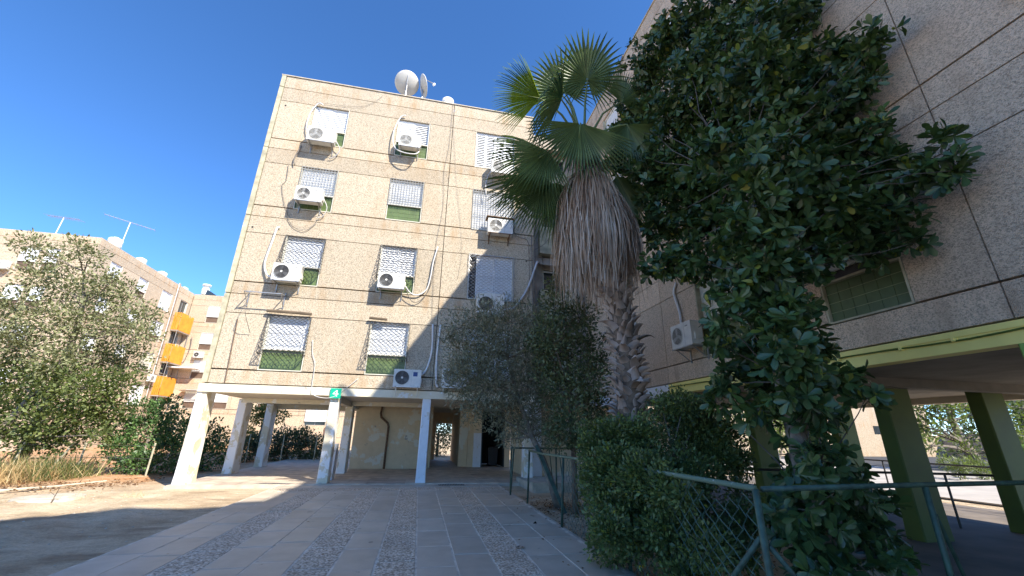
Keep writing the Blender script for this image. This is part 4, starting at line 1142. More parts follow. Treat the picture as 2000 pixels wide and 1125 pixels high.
LTREE=[(-15.14,17.81,8.05,0.59),(-14.77,18.59,7.78,0.72),(-12.93,16.81,7.85,0.47),(-12.83,17.47,7.73,0.49),(-14.32,17.5,6.76,0.66),(-14.33,19.0,6.65,0.93),(-12.54,17.82,6.62,0.79),(-15.73,19.07,6.12,0.81),(-13.12,17.01,5.15,0.81),(-12.38,17.51,5.14,0.94),(-12.12,18.45,6.23,0.81),(-12.33,19.15,7.11,0.39),(-11.28,17.85,5.11,0.97),(-10.21,17.18,5.6,0.48),(-9.9,16.86,4.77,0.52),(-14.19,18.09,4.2,0.93),(-12.27,17.07,3.76,0.97),(-12.45,18.92,4.06,1.0),(-11.49,19.02,4.12,0.91),(-11.65,17.05,6.85,0.31),(-14.22,17.34,4.6,0.71),(-16.66,18.92,5.39,1.17),(-15.68,18.43,3.81,1.11)]
LTREE2=[(-14.37,18.41,3.13,0.92),(-12.58,17.49,2.93,0.98),(-11.2,17.06,2.76,0.88),(-10.48,17.38,3.0,0.64),(-14.07,18.39,1.91,0.81),(-12.23,17.34,1.75,0.86),(-11.32,17.49,1.77,0.79),(-10.76,17.63,2.13,0.63),(-12.65,17.64,1.09,0.6),(-11.63,17.62,1.11,0.61),(-15.48,18.64,2.4,1.09),(-13.81,17.11,1.24,0.82),(-10.16,16.81,1.3,0.34)]
HEDGE=[(-10.76,18.74,1.54,0.57),(-10.22,18.68,2.1,0.58),(-9.63,18.79,2.21,0.51),(-10.25,18.23,0.77,0.55),(-9.87,18.75,1.29,0.73),(-9.15,18.73,1.48,0.7),(-9.54,18.02,0.36,0.45),(-9.08,18.55,0.59,0.75),(-10.79,18.64,1.01,0.34),(-10.05,18.46,0.17,0.26)]
HEDGE2=[(-9.42,20.52,1.28,0.77),(-9.19,20.25,0.5,0.71),(-8.66,20.31,1.29,0.64),(-8.23,20.17,0.51,0.71),(-7.64,19.98,0.72,0.54),(-8.21,20.61,1.29,0.35),(-8.68,20.24,-0.07,0.41),(-9.39,20.87,1.69,0.44)]
HEDGE3=[(-8.71,25.27,0.49,0.69),(-7.95,26.65,0.71,0.86),(-6.86,26.31,0.99,0.8),(-6.05,26.68,0.45,0.75),(-7.43,26.63,0.05,0.74),(-6.43,26.64,1.13,0.52),(-5.31,26.12,0.75,0.57),(-8.31,25.22,1.0,0.43),(-5.63,26.39,-0.06,0.57)]
SMALLT=[(-10.42,30.61,2.48,0.6),(-9.76,30.76,2.76,0.61),(-9.2,31.2,2.41,0.55),(-10.89,31.03,1.16,0.6),(-10.13,30.9,2.12,0.47),(-10.68,31.53,0.78,0.54)]
RTREE=[(28.62,19.22,3.25,0.9),(29.08,18.68,3.52,0.89),(29.83,18.5,3.25,0.94),(32.9,19.72,3.08,0.94),(28.19,18.95,2.25,0.76),(32.49,19.56,1.89,0.8),(30.1,18.7,1.06,0.58),(27.34,18.39,1.31,0.56),(33.6,19.07,3.37,1.24),(35.26,19.63,2.23,0.95),(33.55,18.34,1.1,1.17),(28.03,19.58,2.39,0.89),(38.09,19.84,3.53,1.65),(30.68,19.61,2.15,0.46)]
RBUSH=[(23.35,15.32,0.61,0.32),(22.91,14.51,0.56,0.35),(24.78,15.13,0.48,0.37),(16.49,15.36,0.69,0.43),(19.62,14.55,1.55,0.43),(22.93,14.77,0.3,0.27),(24.51,14.77,0.23,0.31)]
BARKT = simple('dark_twig_bark', (0.12, 0.10, 0.08), 0.95, var=0.22, sc=9)
FICUS += [(3.75, 3.6, 2.9, 0.25), (3.7, 3.6, 3.4, 0.3), (3.65, 3.5, 2.35, 0.25), (3.6, 3.6, 3.9, 0.35), (3.6, 3.5, 4.5, 0.4)]

# ------------------------------------------------------------------ trees and shrubs

plant('broadleaf_tree', 'big dark glossy-leaved tree with rosettes of leaves covering the right block', 'tree', FICUS,
      [(4.12, 4.0, -0.05, 0.14), (4.10, 4.0, 1.0, 0.12), (4.06, 4.0, 2.2, 0.11), (4.12, 4.0, 3.5, 0.10), (4.2, 4.1, 4.6, 0.075), (4.28, 4.3, 5.2, 0.03)],
      LEAF_F, 'obovate', 450, 0.16, per=8, spread=1.0, big_leaves=290, shell=0.2, yellow=0.03, smooth=True, twr=0.005, twigm=BARKT)
plant('rubber_shrub', 'low dark glossy-leaved shrub behind the green railing at the tree foot', 'shrub', LOW,
      [(4.35, 3.95, -0.05, 0.04), (4.3, 3.95, 0.5, 0.03), (4.3, 3.9, 1.1, 0.02)], LEAF_F, 'obovate', 300, 0.16, per=8, spread=1.05, big_leaves=120, shell=0.3, smooth=True)
plant('olive_tree', 'grey-green olive tree with a leaning trunk in front of the stairwell', 'tree', OLIVE,
      [(3.38, 10.3, -0.05, 0.11), (3.2, 10.3, 0.5, 0.09), (3.0, 10.3, 1.0, 0.08), (2.75, 10.35, 1.5, 0.07), (2.4, 10.4, 2.4, 0.05), (2.1, 10.4, 3.4, 0.04)],
      LEAF_O, 'narrow', 5300, 0.105, barkm=BARK, shell=0.15, squash=1.0)
plant('laurel_tree', 'taller darker tree between the olive tree and the palm trunk', 'tree', OLIVE2,
      [(3.5, 9.5, -0.05, 0.07), (3.5, 9.5, 1.2, 0.06), (3.45, 9.5, 2.6, 0.05), (3.4, 9.5, 4.2, 0.035)],
      LEAF_O2, 'oval', 4200, 0.085, barkm=BARKD, shell=0.15, squash=1.0)
BUSH += [(2.7, 5.6, 1.18, 0.35), (2.72, 5.0, 1.1, 0.33), (2.78, 4.55, 1.02, 0.27), (2.78, 6.2, 1.25, 0.33), (2.66, 5.7, 0.75, 0.3), (2.75, 6.3, 0.7, 0.36), (2.74, 4.2, 1.0, 0.17), (2.6, 5.2, 0.62, 0.28), (2.75, 4.6, 0.6, 0.28), (2.85, 4.1, 0.55, 0.25), (2.8, 4.4, 0.25, 0.22), (2.55, 5.6, 0.3, 0.3), (3.0, 6.6, 1.5, 0.4), (4.2, 6.2, 2.0, 0.35), (4.6, 6.3, 1.6, 0.4)]
plant('jasmine_bush', 'dense small-leaved bush spilling over the chain-link fence at the palm foot', 'bush', BUSH,
      [(3.6, 5.7, -0.05, 0.05), (3.6, 5.75, 0.6, 0.04), (3.7, 5.8, 1.2, 0.03)], LEAF_B, 'oval', 17000, 0.058, shell=0.15, yellow=0.04, twr=0.007, vary=0.75, twigm=BARK)
# left side
def addx(c, dx, dy=0): return [(x + dx, y + dy, z, r) for x, y, z, r in c]
plant('pale_tree', 'sparse pale sunlit tree with open branches at the left', 'tree', LTREE,
      [(-13.1, 18.1, -0.1, 0.2), (-13.0, 18.1, 1.6, 0.17), (-12.9, 18.1, 3.2, 0.14), (-12.8, 18.0, 4.6, 0.1), (-12.9, 18.0, 6.0, 0.07), (-13.2, 17.9, 7.2, 0.04)],
      LEAF_L, 'oval', 1200, 0.125, shell=0.15, twr=0.012)
plant('leafy_tree', 'bright green lower tree at the far left behind the dry grass', 'tree', LTREE2,
      [(-13.9, 17.6, -0.1, 0.16), (-13.7, 17.7, 1.2, 0.13), (-13.2, 17.8, 2.6, 0.08)], LEAF_L2, 'oval', 1500, 0.14, shell=0.2, twr=0.018)
plant('hedge_bush', 'rounded bright green bush left of the first pillar', 'bush', HEDGE,
      [(-9.6, 18.3, -0.1, 0.06), (-9.6, 18.3, 1.2, 0.04)], LEAF_H, 'oval', 2600, 0.115, shell=0.4)
plant('hedge_bush', 'dark shaded bush between the first and second pillar', 'bush', HEDGE2,
      [(-8.9, 20.5, -0.1, 0.06), (-8.9, 20.5, 1.0, 0.04)], LEAF_H, 'oval', 2000, 0.115, shell=0.4)
plant('hedge_bush', 'wide dark hedge seen through the pillars behind the porch', 'bush', HEDGE3,
      [(-7, 26.3, -0.1, 0.06), (-7, 26.3, 0.8, 0.04)], LEAF_O2, 'oval', 2600, 0.13, shell=0.3)
plant('small_tree', 'small bright green tree seen between the pillars', 'tree', SMALLT,
      [(-10.0, 30.8, -0.1, 0.08), (-10.0, 30.8, 1.4, 0.06), (-9.9, 30.8, 2.2, 0.04)], LEAF_L2, 'oval', 1600, 0.15, shell=0.35)
plant('flowering_shrub', 'dusty pink flowering shrub beside the far wall behind the porch', 'shrub', [(-8.0, 29.5, 1.3, 0.6), (-7.2, 29.7, 1.5, 0.5), (-6.6, 29.4, 1.1, 0.5), (-8.7, 29.6, 1.0, 0.4)],
      [(-7.5, 29.6, -0.1, 0.05), (-7.5, 29.6, 1.0, 0.03)], simple('dusty_pink_leaf', (0.36, 0.22, 0.22), 0.7, var=0.3, sc=8), 'oval', 350, 0.11, shell=0.3)
plant('passage_tree', 'dark evergreen filling the passage opening behind the building', 'tree', [(1.3, 31, 1.2, 1.3), (2.6, 31, 1.6, 1.3), (1.6, 31.5, 2.6, 1.2), (0.2, 31, 2.2, 1.1), (0.3, 31, 0.8, 1.0)],
      [(1.4, 31.2, -0.1, 0.12), (1.4, 31.2, 1.5, 0.08)], LEAF_O2, 'oval', 700, 0.17, shell=0.3)
# through the right pilotis
plant('street_tree', 'sunlit tree with a forked pale trunk seen under the right block', 'tree', RTREE,
      [(32.0, 19.6, -0.1, 0.35), (31.9, 19.6, 0.9, 0.3), (31.6, 19.6, 1.5, 0.22), (31.3, 19.6, 2.6, 0.16), (31.2, 19.6, 3.6, 0.1)], LEAF_L2, 'oval', 420, 0.22, shell=0.3, twr=0.05)
plant('street_bush', 'low sunlit bush by the road seen under the right block', 'bush', [c_ for c_ in RBUSH if c_[0] > 20 and c_[2] < 1], [(23.6, 15, -0.1, 0.04), (23.6, 15, 0.4, 0.02)], LEAF_L2, 'narrow', 2500, 0.18, shell=0.2)
plant('street_tree', 'second sunlit tree farther along the road under the right block', 'tree', [(22, 24, 2.0, 1.3), (23.5, 24.5, 2.6, 1.3), (21, 25, 3.2, 1.2), (24.5, 25, 1.6, 1.2), (26, 26, 3, 1.5)],
      [(23, 24.5, -0.1, 0.2), (23, 24.5, 2.2, 0.14)], LEAF_L2, 'oval', 400, 0.22, shell=0.3, twr=0.04)
plant('street_tree', 'broad sunlit tree at the right photo edge beyond the pillars', 'tree', [(40, 16, 2.5, 2), (43, 15, 3.2, 2.2), (38, 20, 3.6, 1.8), (42, 20, 1.6, 1.6), (46, 14, 1.4, 1.8), (45, 19, 4.0, 2)],
      [(41, 17, -0.1, 0.3), (41, 17, 2.4, 0.2)], LEAF_L2, 'oval', 280, 0.28, shell=0.3, twr=0.05)
plant('fence_vine', 'thin leafy plant with white flowers by the dark railing under the right block', 'plant', [(11.6, 14.6, 0.9, 0.35), (11.9, 14.4, 0.5, 0.3), (11.3, 14.5, 1.2, 0.25)], [(11.6, 14.5, -0.05, 0.02), (11.6, 14.5, 0.9, 0.01)], LEAF_B, 'oval', 500, 0.08, shell=0.2, twr=0.006)
# a bare leaning dead trunk and a plank by the railing
dt = thing('support_plank', (3.3, 9.6, 0), 'green painted plank leaning against the railing beside the olive trunk', 'plank')
MB().use(GFENCE).box(-0.04, 0.04, -0.015, 0.015, 0, 1.55, T(3.25, 9.45, -0.03) @ Matrix.Rotation(R(-20), 4, 'Y') @ Matrix.Rotation(R(-22), 4, 'X')).build('board', dt)

# ------------------------------------------------------------------ fan palm
palm = thing('fan_palm', (3.72, 7.2, 0), 'fan palm with a shaggy skirt of dead leaves and rough boots on its trunk', 'palm tree')
TP = [(3.78, 7.2, -0.1, 0.34), (3.78, 7.2, 0.9, 0.29), (3.78, 7.2, 1.8, 0.26), (3.82, 7.2, 3.0, 0.235), (3.66, 7.2, 4.4, 0.22), (3.36, 7.2, 6.0, 0.2), (3.14, 7.2, 7.6, 0.2), (3.11, 7.2, 7.85, 0.1)]
def tpos(z):
    for a_, b_ in zip(TP[:-1], TP[1:]):
        if a_[2] <= z <= b_[2]:
            t = (z - a_[2]) / (b_[2] - a_[2])
            return Vector((a_[0] + (b_[0] - a_[0]) * t, a_[1], z)), a_[3] + (b_[3] - a_[3]) * t
    return Vector(TP[-1][:3]), TP[-1][3]
q = MB().use(BARKD)
zz = [i * 0.25 for i in range(32)]
q.tube([tpos(z)[0] for z in zz], [tpos(z)[1] * (1 + 0.05 * math.sin(z * 25)) for z in zz], 14)
q.build('trunk', palm, smooth=True)
# boots: split leaf bases standing off the trunk
bt = []
for s in range(5):
    q = MB().use(BOOT); L = 0.17 + 0.035 * s; w = 0.06 + 0.011 * s
    n = 5; vs = []
    for i in range(n + 1):
        t = i / n; ww = w * (1 - 0.62 * t) * (1 if i < n else 0.45)
        out = 0.02 + 0.10 * t ** 1.6 * (0.6 + 0.30 * s); z = L * t - 0.05 - (0.07 * max(0, t - 0.7) * s)
        vs += [(out - 0.03, -ww, z), (out, -ww * 0.3, z + 0.01), (out, ww * 0.3, z + 0.01), (out - 0.03, ww, z)]
    fs = []
    for i in range(n):
        for k in range(3): fs.append((i * 4 + k, i * 4 + k + 1, i * 4 + k + 5, i * 4 + k + 4))
    b0 = len(vs); vs2 = [(x - 0.018, y, z) for x, y, z in vs]
    fs += [tuple(j + b0 for j in f[::-1]) for f in fs]
    q.add(vs + vs2, fs); bt.append(q.mesh('leaf_base'))
k = 0
z = 0.75
while z < 4.95:
    p, r = tpos(z)
    a = k * 2.4 + random.uniform(-0.2, 0.2)
    M_ = Matrix.Translation(p) @ RZ(a) @ Matrix.Translation((r * 0.97, 0, 0)) @ Matrix.Rotation(random.uniform(-0.75, 0.75), 4, 'X') @ Matrix.Rotation(random.uniform(-0.15, 0.75), 4, 'Y') @ Matrix.Scale(random.uniform(0.7, 1.35), 4)
    link('leaf_base', bt[random.randrange(5)], palm, M_)
    z += 0.0165; k += 1
# skirt of dead fronds
dt_ = []
for s in range(8):
    q = MB().use(DEAD)
    H = 1.55 + 0.12 * s
    n = 20
    for i in range(n):
        yy = (i / (n - 1) - 0.5) * (0.50 + 0.03 * s) + random.uniform(-0.02, 0.02)
        L = H * random.uniform(0.72, 1.08); w = random.uniform(0.008, 0.018)
        vs = []; m_ = 6
        ox = random.uniform(-0.04, 0.06); tw = random.uniform(-0.9, 0.9)
        for j in range(m_ + 1):
            t = j / m_
            x = 0.40 * min(1, t * 2.2) ** 0.8 + ox * t - 0.05 * t * t + 0.02 * math.sin(9 * t + i)
            y = yy * min(1, t * 2.6) + 0.03 * math.sin(7 * t + i * 2)
            z_ = -L * t + 0.1 * math.sin(math.pi * min(1, t * 2))
            ww = w * (1 - 0.75 * t)
            vs += [(x - ww * math.sin(tw), y - ww * math.cos(tw), z_), (x + ww * math.sin(tw), y + ww * math.cos(tw), z_)]
        q.add(vs, [(2 * j, 2 * j + 1, 2 * j + 3, 2 * j + 2) for j in range(m_)])
    dt_.append(q.mesh('dead_frond'))
for k in range(170):
    z = 6.08 + 1.05 * (k / 170) ** 0.8
    p, r = tpos(z)
    a = k * 2.4 + random.uniform(-0.25, 0.25)
    sc = random.uniform(0.85, 1.1)
    push = 0.34 * (1 - (z - 6.08) / 1.4)
    M_ = Matrix.Translation(p) @ RZ(a) @ Matrix.Translation((r * 0.6 + push * random.uniform(0.1, 1.0), 0, 0)) @ Matrix.Rotation(random.uniform(-0.14, 0.06), 4, 'Y') @ Matrix.Rotation(random.uniform(-0.08, 0.08), 4, 'X') @ Matrix.Scale(sc, 4)
    link('dead_frond', dt_[random.randrange(8)], palm, M_)
# crown fibres
q = MB().use(DEAD)
for i in range(60):
    a = random.uniform(0, 6.28); p = Vector((3.13, 7.2, 7.35 + random.uniform(0, 0.4)))
    d = Vector((math.cos(a), math.sin(a), 0))
    q.tube([p + d * 0.1, p + d * 0.28 + Vector((0, 0, 0.12)), p + d * random.uniform(0.34, 0.5) + Vector((0, 0, -0.25 - random.random() * 0.3))], [0.03, 0.022, 0.004], 4)
q.build('crown_fibre', palm)

def frond(hub, axis, normal, Rr, spread=140, droop=0.25, mat=None, base=None, cup=0.12, n=40, sag=0.0):
    """costapalmate fan leaf: pleated blade joined to half its radius, free drooping tips"""
    mat = mat or PALM
    hub = Vector(hub); ax = Vector(axis).normalized(); nn = Vector(normal); nn = (nn - ax * nn.dot(ax)).normalized()
    sd_ = nn.cross(ax)
    q = MB().use(mat); half = R(spread); da = 2 * half / n
    for i in range(n):
        a = -half + (i + 0.5) * da
        L = Rr * (0.80 + 0.20 * math.cos(a * 0.9)) * random.uniform(0.94, 1.04)
        jj = 0.50 + 0.07 * math.cos(a)
        vs = []
        rs_ = [0.03, 0.25, jj, 0.75, 0.9, 1.0]
        tipdroop = droop * random.uniform(0.7, 1.5)
        for k_, t in enumerate(rs_):
            r_ = L * t
            if t <= jj: wa = da * 0.5
            else: wa = da * 0.5 * (jj / t) * ((1 - t) / (1 - jj)) ** 0.85 * 0.9
            c0 = cup * Rr * (t ** 1.6) * (0.35 + 0.65 * abs(math.sin(a)) )
            dz = -tipdroop * Rr * t ** 4 - sag * Rr * t * t
            for e_, (aa, fold) in enumerate(((a - wa, 0.0), (a, -1.0), (a + wa, 0.0))):
                p = hub + (ax * math.cos(aa) + sd_ * math.sin(aa)) * r_ + nn * (c0 + fold * 0.018 * Rr * min(1, t * 3) * (1 if t < 0.95 else 0))
                p.z += dz
                vs.append(p)
        m_ = len(rs_)
        fs = []
        for k_ in range(m_ - 1):
            for e_ in range(2): fs.append((k_ * 3 + e_, k_ * 3 + e_ + 1, k_ * 3 + e_ + 4, k_ * 3 + e_ + 3))
        q.add(vs, fs)
    me = q.mesh('frond')
    fo = link('frond', me, palm)
    b0 = Vector(base) if base else Vector((3.13, 7.2, 7.65))
    d = hub - b0
    mid = b0 + d * 0.5 + Vector((0, 0, 0.18 * d.length))
    q = MB().use(PETI)
    pts = [b0, b0.lerp(mid, 0.55) + Vector((0, 0, 0.05)), mid, mid.lerp(hub, 0.55) + Vector((0, 0, 0.03)), hub, hub + ax * Rr * 0.25]
    q.tube(pts, [0.045, 0.032, 0.026, 0.02, 0.016, 0.005], 5)
    q.build('petiole', fo, smooth=True)
    return fo
CB = (3.13, 7.2, 7.7)
frond((3.25, 7.05, 9.62), (0.03, -0.50, 0.85), (0.0, -0.85, -0.5), 1.22, 152, 0.10)
frond((2.80, 7.45, 9.55), (-0.4, -0.35, 0.9), (-0.3, -0.85, -0.35), 1.15, 145, 0.12)
frond((2.85, 7.9, 9.95), (-0.5, -0.1, 0.9), (-0.4, -0.8, -0.2), 1.1, 130, 0.2, mat=PALMY)
frond((2.05, 7.0, 8.74), (-1, 0.05, 0.10), (-0.05, -0.75, -0.45), 1.15, 58, 0.10, mat=PALMY, cup=0.05)
frond((2.48, 6.8, 8.62), (-0.75, -0.35, -0.75), (-0.6, 0.3, 0.7), 1.15, 75, 0.35)
frond((2.76, 6.45, 7.72), (-0.12, 0.10, -1), (-0.15, -1, -0.25), 1.42, 82, 0.03, cup=0.04)
frond((3.98, 6.7, 8.15), (0.38, 0.05, -1), (0.15, -1, -0.3), 1.2, 84, 0.06, cup=0.05)
frond((2.2, 6.9, 7.25), (-0.85, 0.0, -0.8), (-0.4, -1, -0.1), 1.35, 70, 0.12)
frond((2.25, 7.4, 7.0), (-0.55, 0.1, -1), (-0.4, -1, -0.1), 1.5, 62, 0.1)
frond((2.55, 7.3, 6.8), (-0.25, 0.1, -1), (-0.2, -1, -0.1), 1.5, 60, 0.08)
frond((2.30, 7.8, 7.4), (-1, 0.5, -0.6), (-0.5, 0.0, 1), 1.2, 85, 0.3)
frond((4.2, 7.2, 9.3), (0.35, -0.1, 0.9), (0.2, -0.9, -0.3), 1.0, 100, 0.15)
frond((4.35, 7.2, 8.3), (0.9, 0.1, -0.3), (0.1, -0.9, 0.2), 1.1, 80, 0.25)
frond((3.95, 7.3, 7.2), (0.5, 0.1, -1), (0.4, -1, 0.0), 1.4, 65, 0.08)
frond((3.95, 7.9, 7.3), (0.7, 0.5, -0.9), (0.6, 0.2, 0.6), 1.2, 85, 0.2)
frond((3.3, 8.3, 8.9), (0.1, 0.8, 0.6), (0, -0.6, 1), 1.15, 120, 0.3)
frond((2.5, 8.2, 8.0), (-0.6, 0.9, -0.1), (-0.2, 0.2, 1), 1.15, 100, 0.3)
frond((4.0, 8.1, 8.2), (0.7, 0.8, 0.1), (-0.2, -0.2, 1), 1.1, 100, 0.3)
frond((3.15, 8.05, 7.2), (0.1, 0.8, -0.9), (0, 0.7, 0.7), 1.2, 90, 0.2)

# ------------------------------------------------------------------ railing and chain-link fence along the path
rail = thing('railing_fence', (2.7, 8, 0), 'green tube railing with chain-link mesh along the right edge of the path', 'fence')
XR = 2.7
def post(th, x, y, z0=-0.05, z1=1.19, r=0.024, mat=None, lean=(0, 0)):
    return MB().use(mat or GFENCE).tube([(x + lean[0], y + lean[1], z0), (x, y, z1)], r, 8).build('post', th, smooth=True)
post(rail, 2.6, 12.1); post(rail, 2.6, 11.75, lean=(-0.06, 0.1)); post(rail, 2.72, 10.5, lean=(-0.05, 0.0)); post(rail, 2.68, 7.84, lean=(-0.04, 0.05)); post(rail, 2.7, 5.45)
q = MB().use(GFENCE); q.tube([(2.70, 3.15, -0.05), (2.70, 3.15, 1.2)], 0.027, 8); q.build('post', rail, smooth=True)
MB().use(GFENCEL).tube([(2.71, 10.5, 1.19), (2.68, 9.2, 1.175), (2.68, 7.84, 1.19), (2.7, 5.4, 1.2), (2.7, 3.15, 1.205)], 0.024, 8).build('top_rail', rail, smooth=True)
MB().use(GFENCE).tube([(2.6, 12.1, 1.19), (3.4, 12.05, 1.19), (4.6, 12.0, 1.19)], 0.024, 8).build('top_rail', rail, smooth=True)
post(rail, 3.9, 12.03); post(rail, 4.6, 12.0)
for x in (4.0, 4.3):
    MB().use(GFENCE).tube([(x, 12.6, 0), (x - 0.25, 12.2, 1.15)], 0.015, 5).build('brace', rail)
MB().use(GFENCE).tube([(2.70, 3.18, 0.85), (2.70, 4.1, -0.02)], 0.022, 6).build('brace', rail, smooth=True)
MB().use(GFENCE).tube([(2.74, 3.15, 0.8), (3.5, 3.2, -0.02)], 0.02, 6).build('brace', rail, smooth=True)
# wire mesh, real wires bent into diamonds
q = MB().use(simple('green_wire', (0.07, 0.13, 0.10), 0.5, 0.0, var=0.2))
y0, y1, ztop = 3.19, 7.8, 1.16
cw = 0.085
n = int((y1 - y0) / cw)
for i in range(n + 1):
    yb = y0 + i * cw
    sagt = 0.0
    pts = []
    m_ = 14
    top = ztop - (0.0 if yb > 4.0 or yb < 3.3 else 0.10 * math.sin((yb - 3.3) / 0.7 * math.pi))
    for j in range(m_ + 1):
        z = top - (top - 0.0) * j / m_
        pts.append((XR + 0.03 + 0.03 * math.sin(yb * 2 + z * 3) + (0.006 if j % 2 else -0.006), yb + (cw / 2 * 1.04 if (j + i) % 2 else -cw / 2 * 1.04), z))
    q.tube(pts, 0.0042, 3, False)
o = q.build('wire_mesh', rail); o['kind'] = 'stuff'
r2 = thing('side_railing', (4.6, 3.3, 0), 'dark green railing crossing the lower right corner in front of the shrub', 'fence')
MB().use(GFENCE).tube([(2.76, 3.15, 1.2), (4.64, 3.28, 1.205), (6.2, 3.4, 1.2), (9.0, 3.55, 1.2)], 0.022, 8).build('top_rail', r2, smooth=True)
post(r2, 4.64, 3.28, r=0.025); post(r2, 7.0, 3.45, r=0.03)
MB().use(GFENCE).tube([(4.70, 3.3, 0.95), (5.35, 3.6, -0.03)], 0.018, 6).build('brace', r2)
# dark railings beyond the pillars
r3 = thing('side_railing', (13.6, 10, 0), 'thin dark railing on the far side of the green pillars', 'fence')
for (x0, y0, x1, y1) in ((13.7, 16.5, 13.9, 2.0),):
    for zz_ in (0.98, 0.12):
        MB().use(DARK).tube([(x0, y0, zz_), (x1, y1, zz_)], 0.022, 6).build('rail', r3)
    for i in range(6):
        t = i / 5; MB().use(DARK).tube([(x0 + (x1 - x0) * t, y0 + (y1 - y0) * t, -0.05), (x0 + (x1 - x0) * t, y0 + (y1 - y0) * t, 0.98)], 0.022, 6).build('post', r3)
r4 = thing('side_railing', (9.5, 6, 0), 'long low dark rail running between the green pillars', 'fence')
MB().use(DARK).tube([(6.6, 8.2, 0.95), (10.5, 7.0, 0.95), (13.5, 5.2, 0.95)], 0.025, 6).build('rail', r4)
for x, y in ((6.6, 8.2), (10.5, 7.0), (13.4, 5.25)): MB().use(DARK).tube([(x, y, -0.03), (x, y, 0.95)], 0.022, 6).build('post', r4)
# green bin and a yard wall across the road
gb = thing('dumpster', (33.5, 19.5, 0), 'green waste container by the road seen under the right block', 'container')
q = MB().use(GREENP); q.box(33.0, 35.2, 17.6, 18.8, 0.15, 1.25); q.build('body', gb)
MB().use(GREENP).prism([(32.95, 1.26), (35.25, 1.26), (35.1, 1.42), (33.1, 1.42)], 17.55, 18.85).build('lid', gb)
q = MB().use(BLACK)
for x in (33.3, 34.9): q.tube([(x, 17.7, 0.08), (x, 17.78, 0.08)], 0.09, 10)
q.build('wheels', gb)
yw = thing('yard_wall', (40, 27, 0), 'long sunlit cream garden wall across the road, seen under the right block', 'wall')
MB().use(WALLF).box(8, 70, 34, 34.3, -0.1, 2.0).box(52, 52.4, -20, 33.9, -0.1, 2.2).build('wall_body', yw)
hb_ = thing('house', (30, 42, 0), 'pale low house beyond the road behind the right pillars', 'house')
MB().use(WALLF).box(10, 60, 40, 50, -0.1, 6.5).build('wall', hb_)
for i in range(8):
    MB().use(GLASS).box(13 + i * 5.5, 14.6 + i * 5.5, 39.95, 39.995, 1.5, 3.0).build('window', hb_)
hb2 = thing('house', (60, 5, 0), 'tall pale house far to the right beyond the road', 'house')
MB().use(WALLF).box(56, 70, -25, 30, -0.1, 7).build('wall', hb2)
for i in range(7):
    MB().use(GLASS).box(55.94, 55.995, -20 + i * 7, -18.4 + i * 7, 1.5, 3.2).build('window', hb2)

# wire fence on the left
wf = thing('wire_fence', (-12, 17, 0), 'sagging wire fence with thin leaning posts in the dry grass at the left', 'fence')
for (x, y, lx, r_) in ((-12.5, 17.2, -0.15, 0.03), (-11.2, 17.3, -0.55, 0.035), (-10.9, 17.35, 0.02, 0.03), (-14.2, 17.0, 0.0, 0.03), (-9.0, 17.6, 0.0, 0.03)):
    MB().use(EDGE).tube([(x + lx, y, -0.1), (x, y + 0.05, 1.05)], r_, 6).build('post', wf)
for z in (1.0, 0.6, 0.25):
    MB().use(DARK).tube([(-16, 16.9, z), (-14.2, 17.0, z), (-12.5, 17.2, z - 0.03), (-11.0, 17.3, z), (-9.0, 17.6, z - 0.05), (-7.6, 19, z)], 0.008, 4).build('wire', wf)
cf = thing('wire_fence', (-6, 24.6, 0), 'tall wire fence in front of the dark hedge behind the porch', 'fence')
for i in range(7):
    MB().use(EDGE).tube([(-10 + i * 1.6, 24.6, -0.1), (-10 + i * 1.6, 24.6, 1.3)], 0.03, 6).build('post', cf)
for z in (0.2, 0.7, 1.2): MB().use(DARK).tube([(-10, 24.6, z), (-0.5, 24.6, z)], 0.008, 4).build('wire', cf)

# ------------------------------------------------------------------ ground cover
def blades(name, pts, L, mat, kind='blade', up_=1.0, n_per=14, r=0.15):
    P = []; D = []
    for (x, y, z) in pts:
        for k in range(n_per):
            P.append((x + random.gauss(0, r), y + random.gauss(0, r), z)); D.append((random.gauss(0, 0.5), random.gauss(0, 0.5), up_))
    P = np.array(P); D = np.array(D)
    N = rng.normal(size=P.shape) + np.array([0, 0, 0.3])
    return tag(link(name, leafmesh(name, kind, P, D, N, L * (0.5 + rng.random(len(P))), mat)), kind='stuff')
pts = [(random.uniform(-15.5, -10.3), random.gauss(17.0, 0.45), -0.06) for _ in range(40)] + [(random.uniform(-12.6, -11.2), random.gauss(16.7, 0.4), -0.06) for _ in range(60)]
blades('dry_grass', pts, 0.62, STRAW, n_per=11, r=0.22, up_=0.8)
blades('dry_grass', [(random.uniform(-15, -9.2), random.gauss(15.8, 0.5), -0.05) for _ in range(80)], 0.18, STRAW, n_per=8, r=0.15, up_=0.6)
blades('green_weeds', [(random.uniform(-12.6, -10.3), random.gauss(17.2, 0.4), -0.06) for _ in range(70)] + [(random.uniform(-15, -12.8), random.gauss(17.2, 0.4), -0.06) for _ in range(50)], 0.7, LEAF_L2, n_per=14, r=0.2)
blades('dry_tufts', [(random.uniform(-9.0, -6.0), random.uniform(12.3, 13.4), -0.05) for _ in range(8)] + [(-9.2, 12.3, -0.05), (-8.9, 12.3, -0.05)], 0.16, STRAW, n_per=16, r=0.08)
n = 2600
P = np.column_stack([rng.uniform(2.75, 6.2, n), rng.uniform(3.0, 12.0, n), np.full(n, -0.035)])
P[:n // 3, 0] = rng.normal(3.5, 0.5, n // 3); P[:n // 3, 1] = rng.normal(10.3, 0.6, n // 3)
D = np.column_stack([rng.normal(size=(n, 2)), rng.normal(size=n) * 0.15]); N = np.column_stack([rng.normal(size=(n, 2)) * 0.3, np.ones(n)])
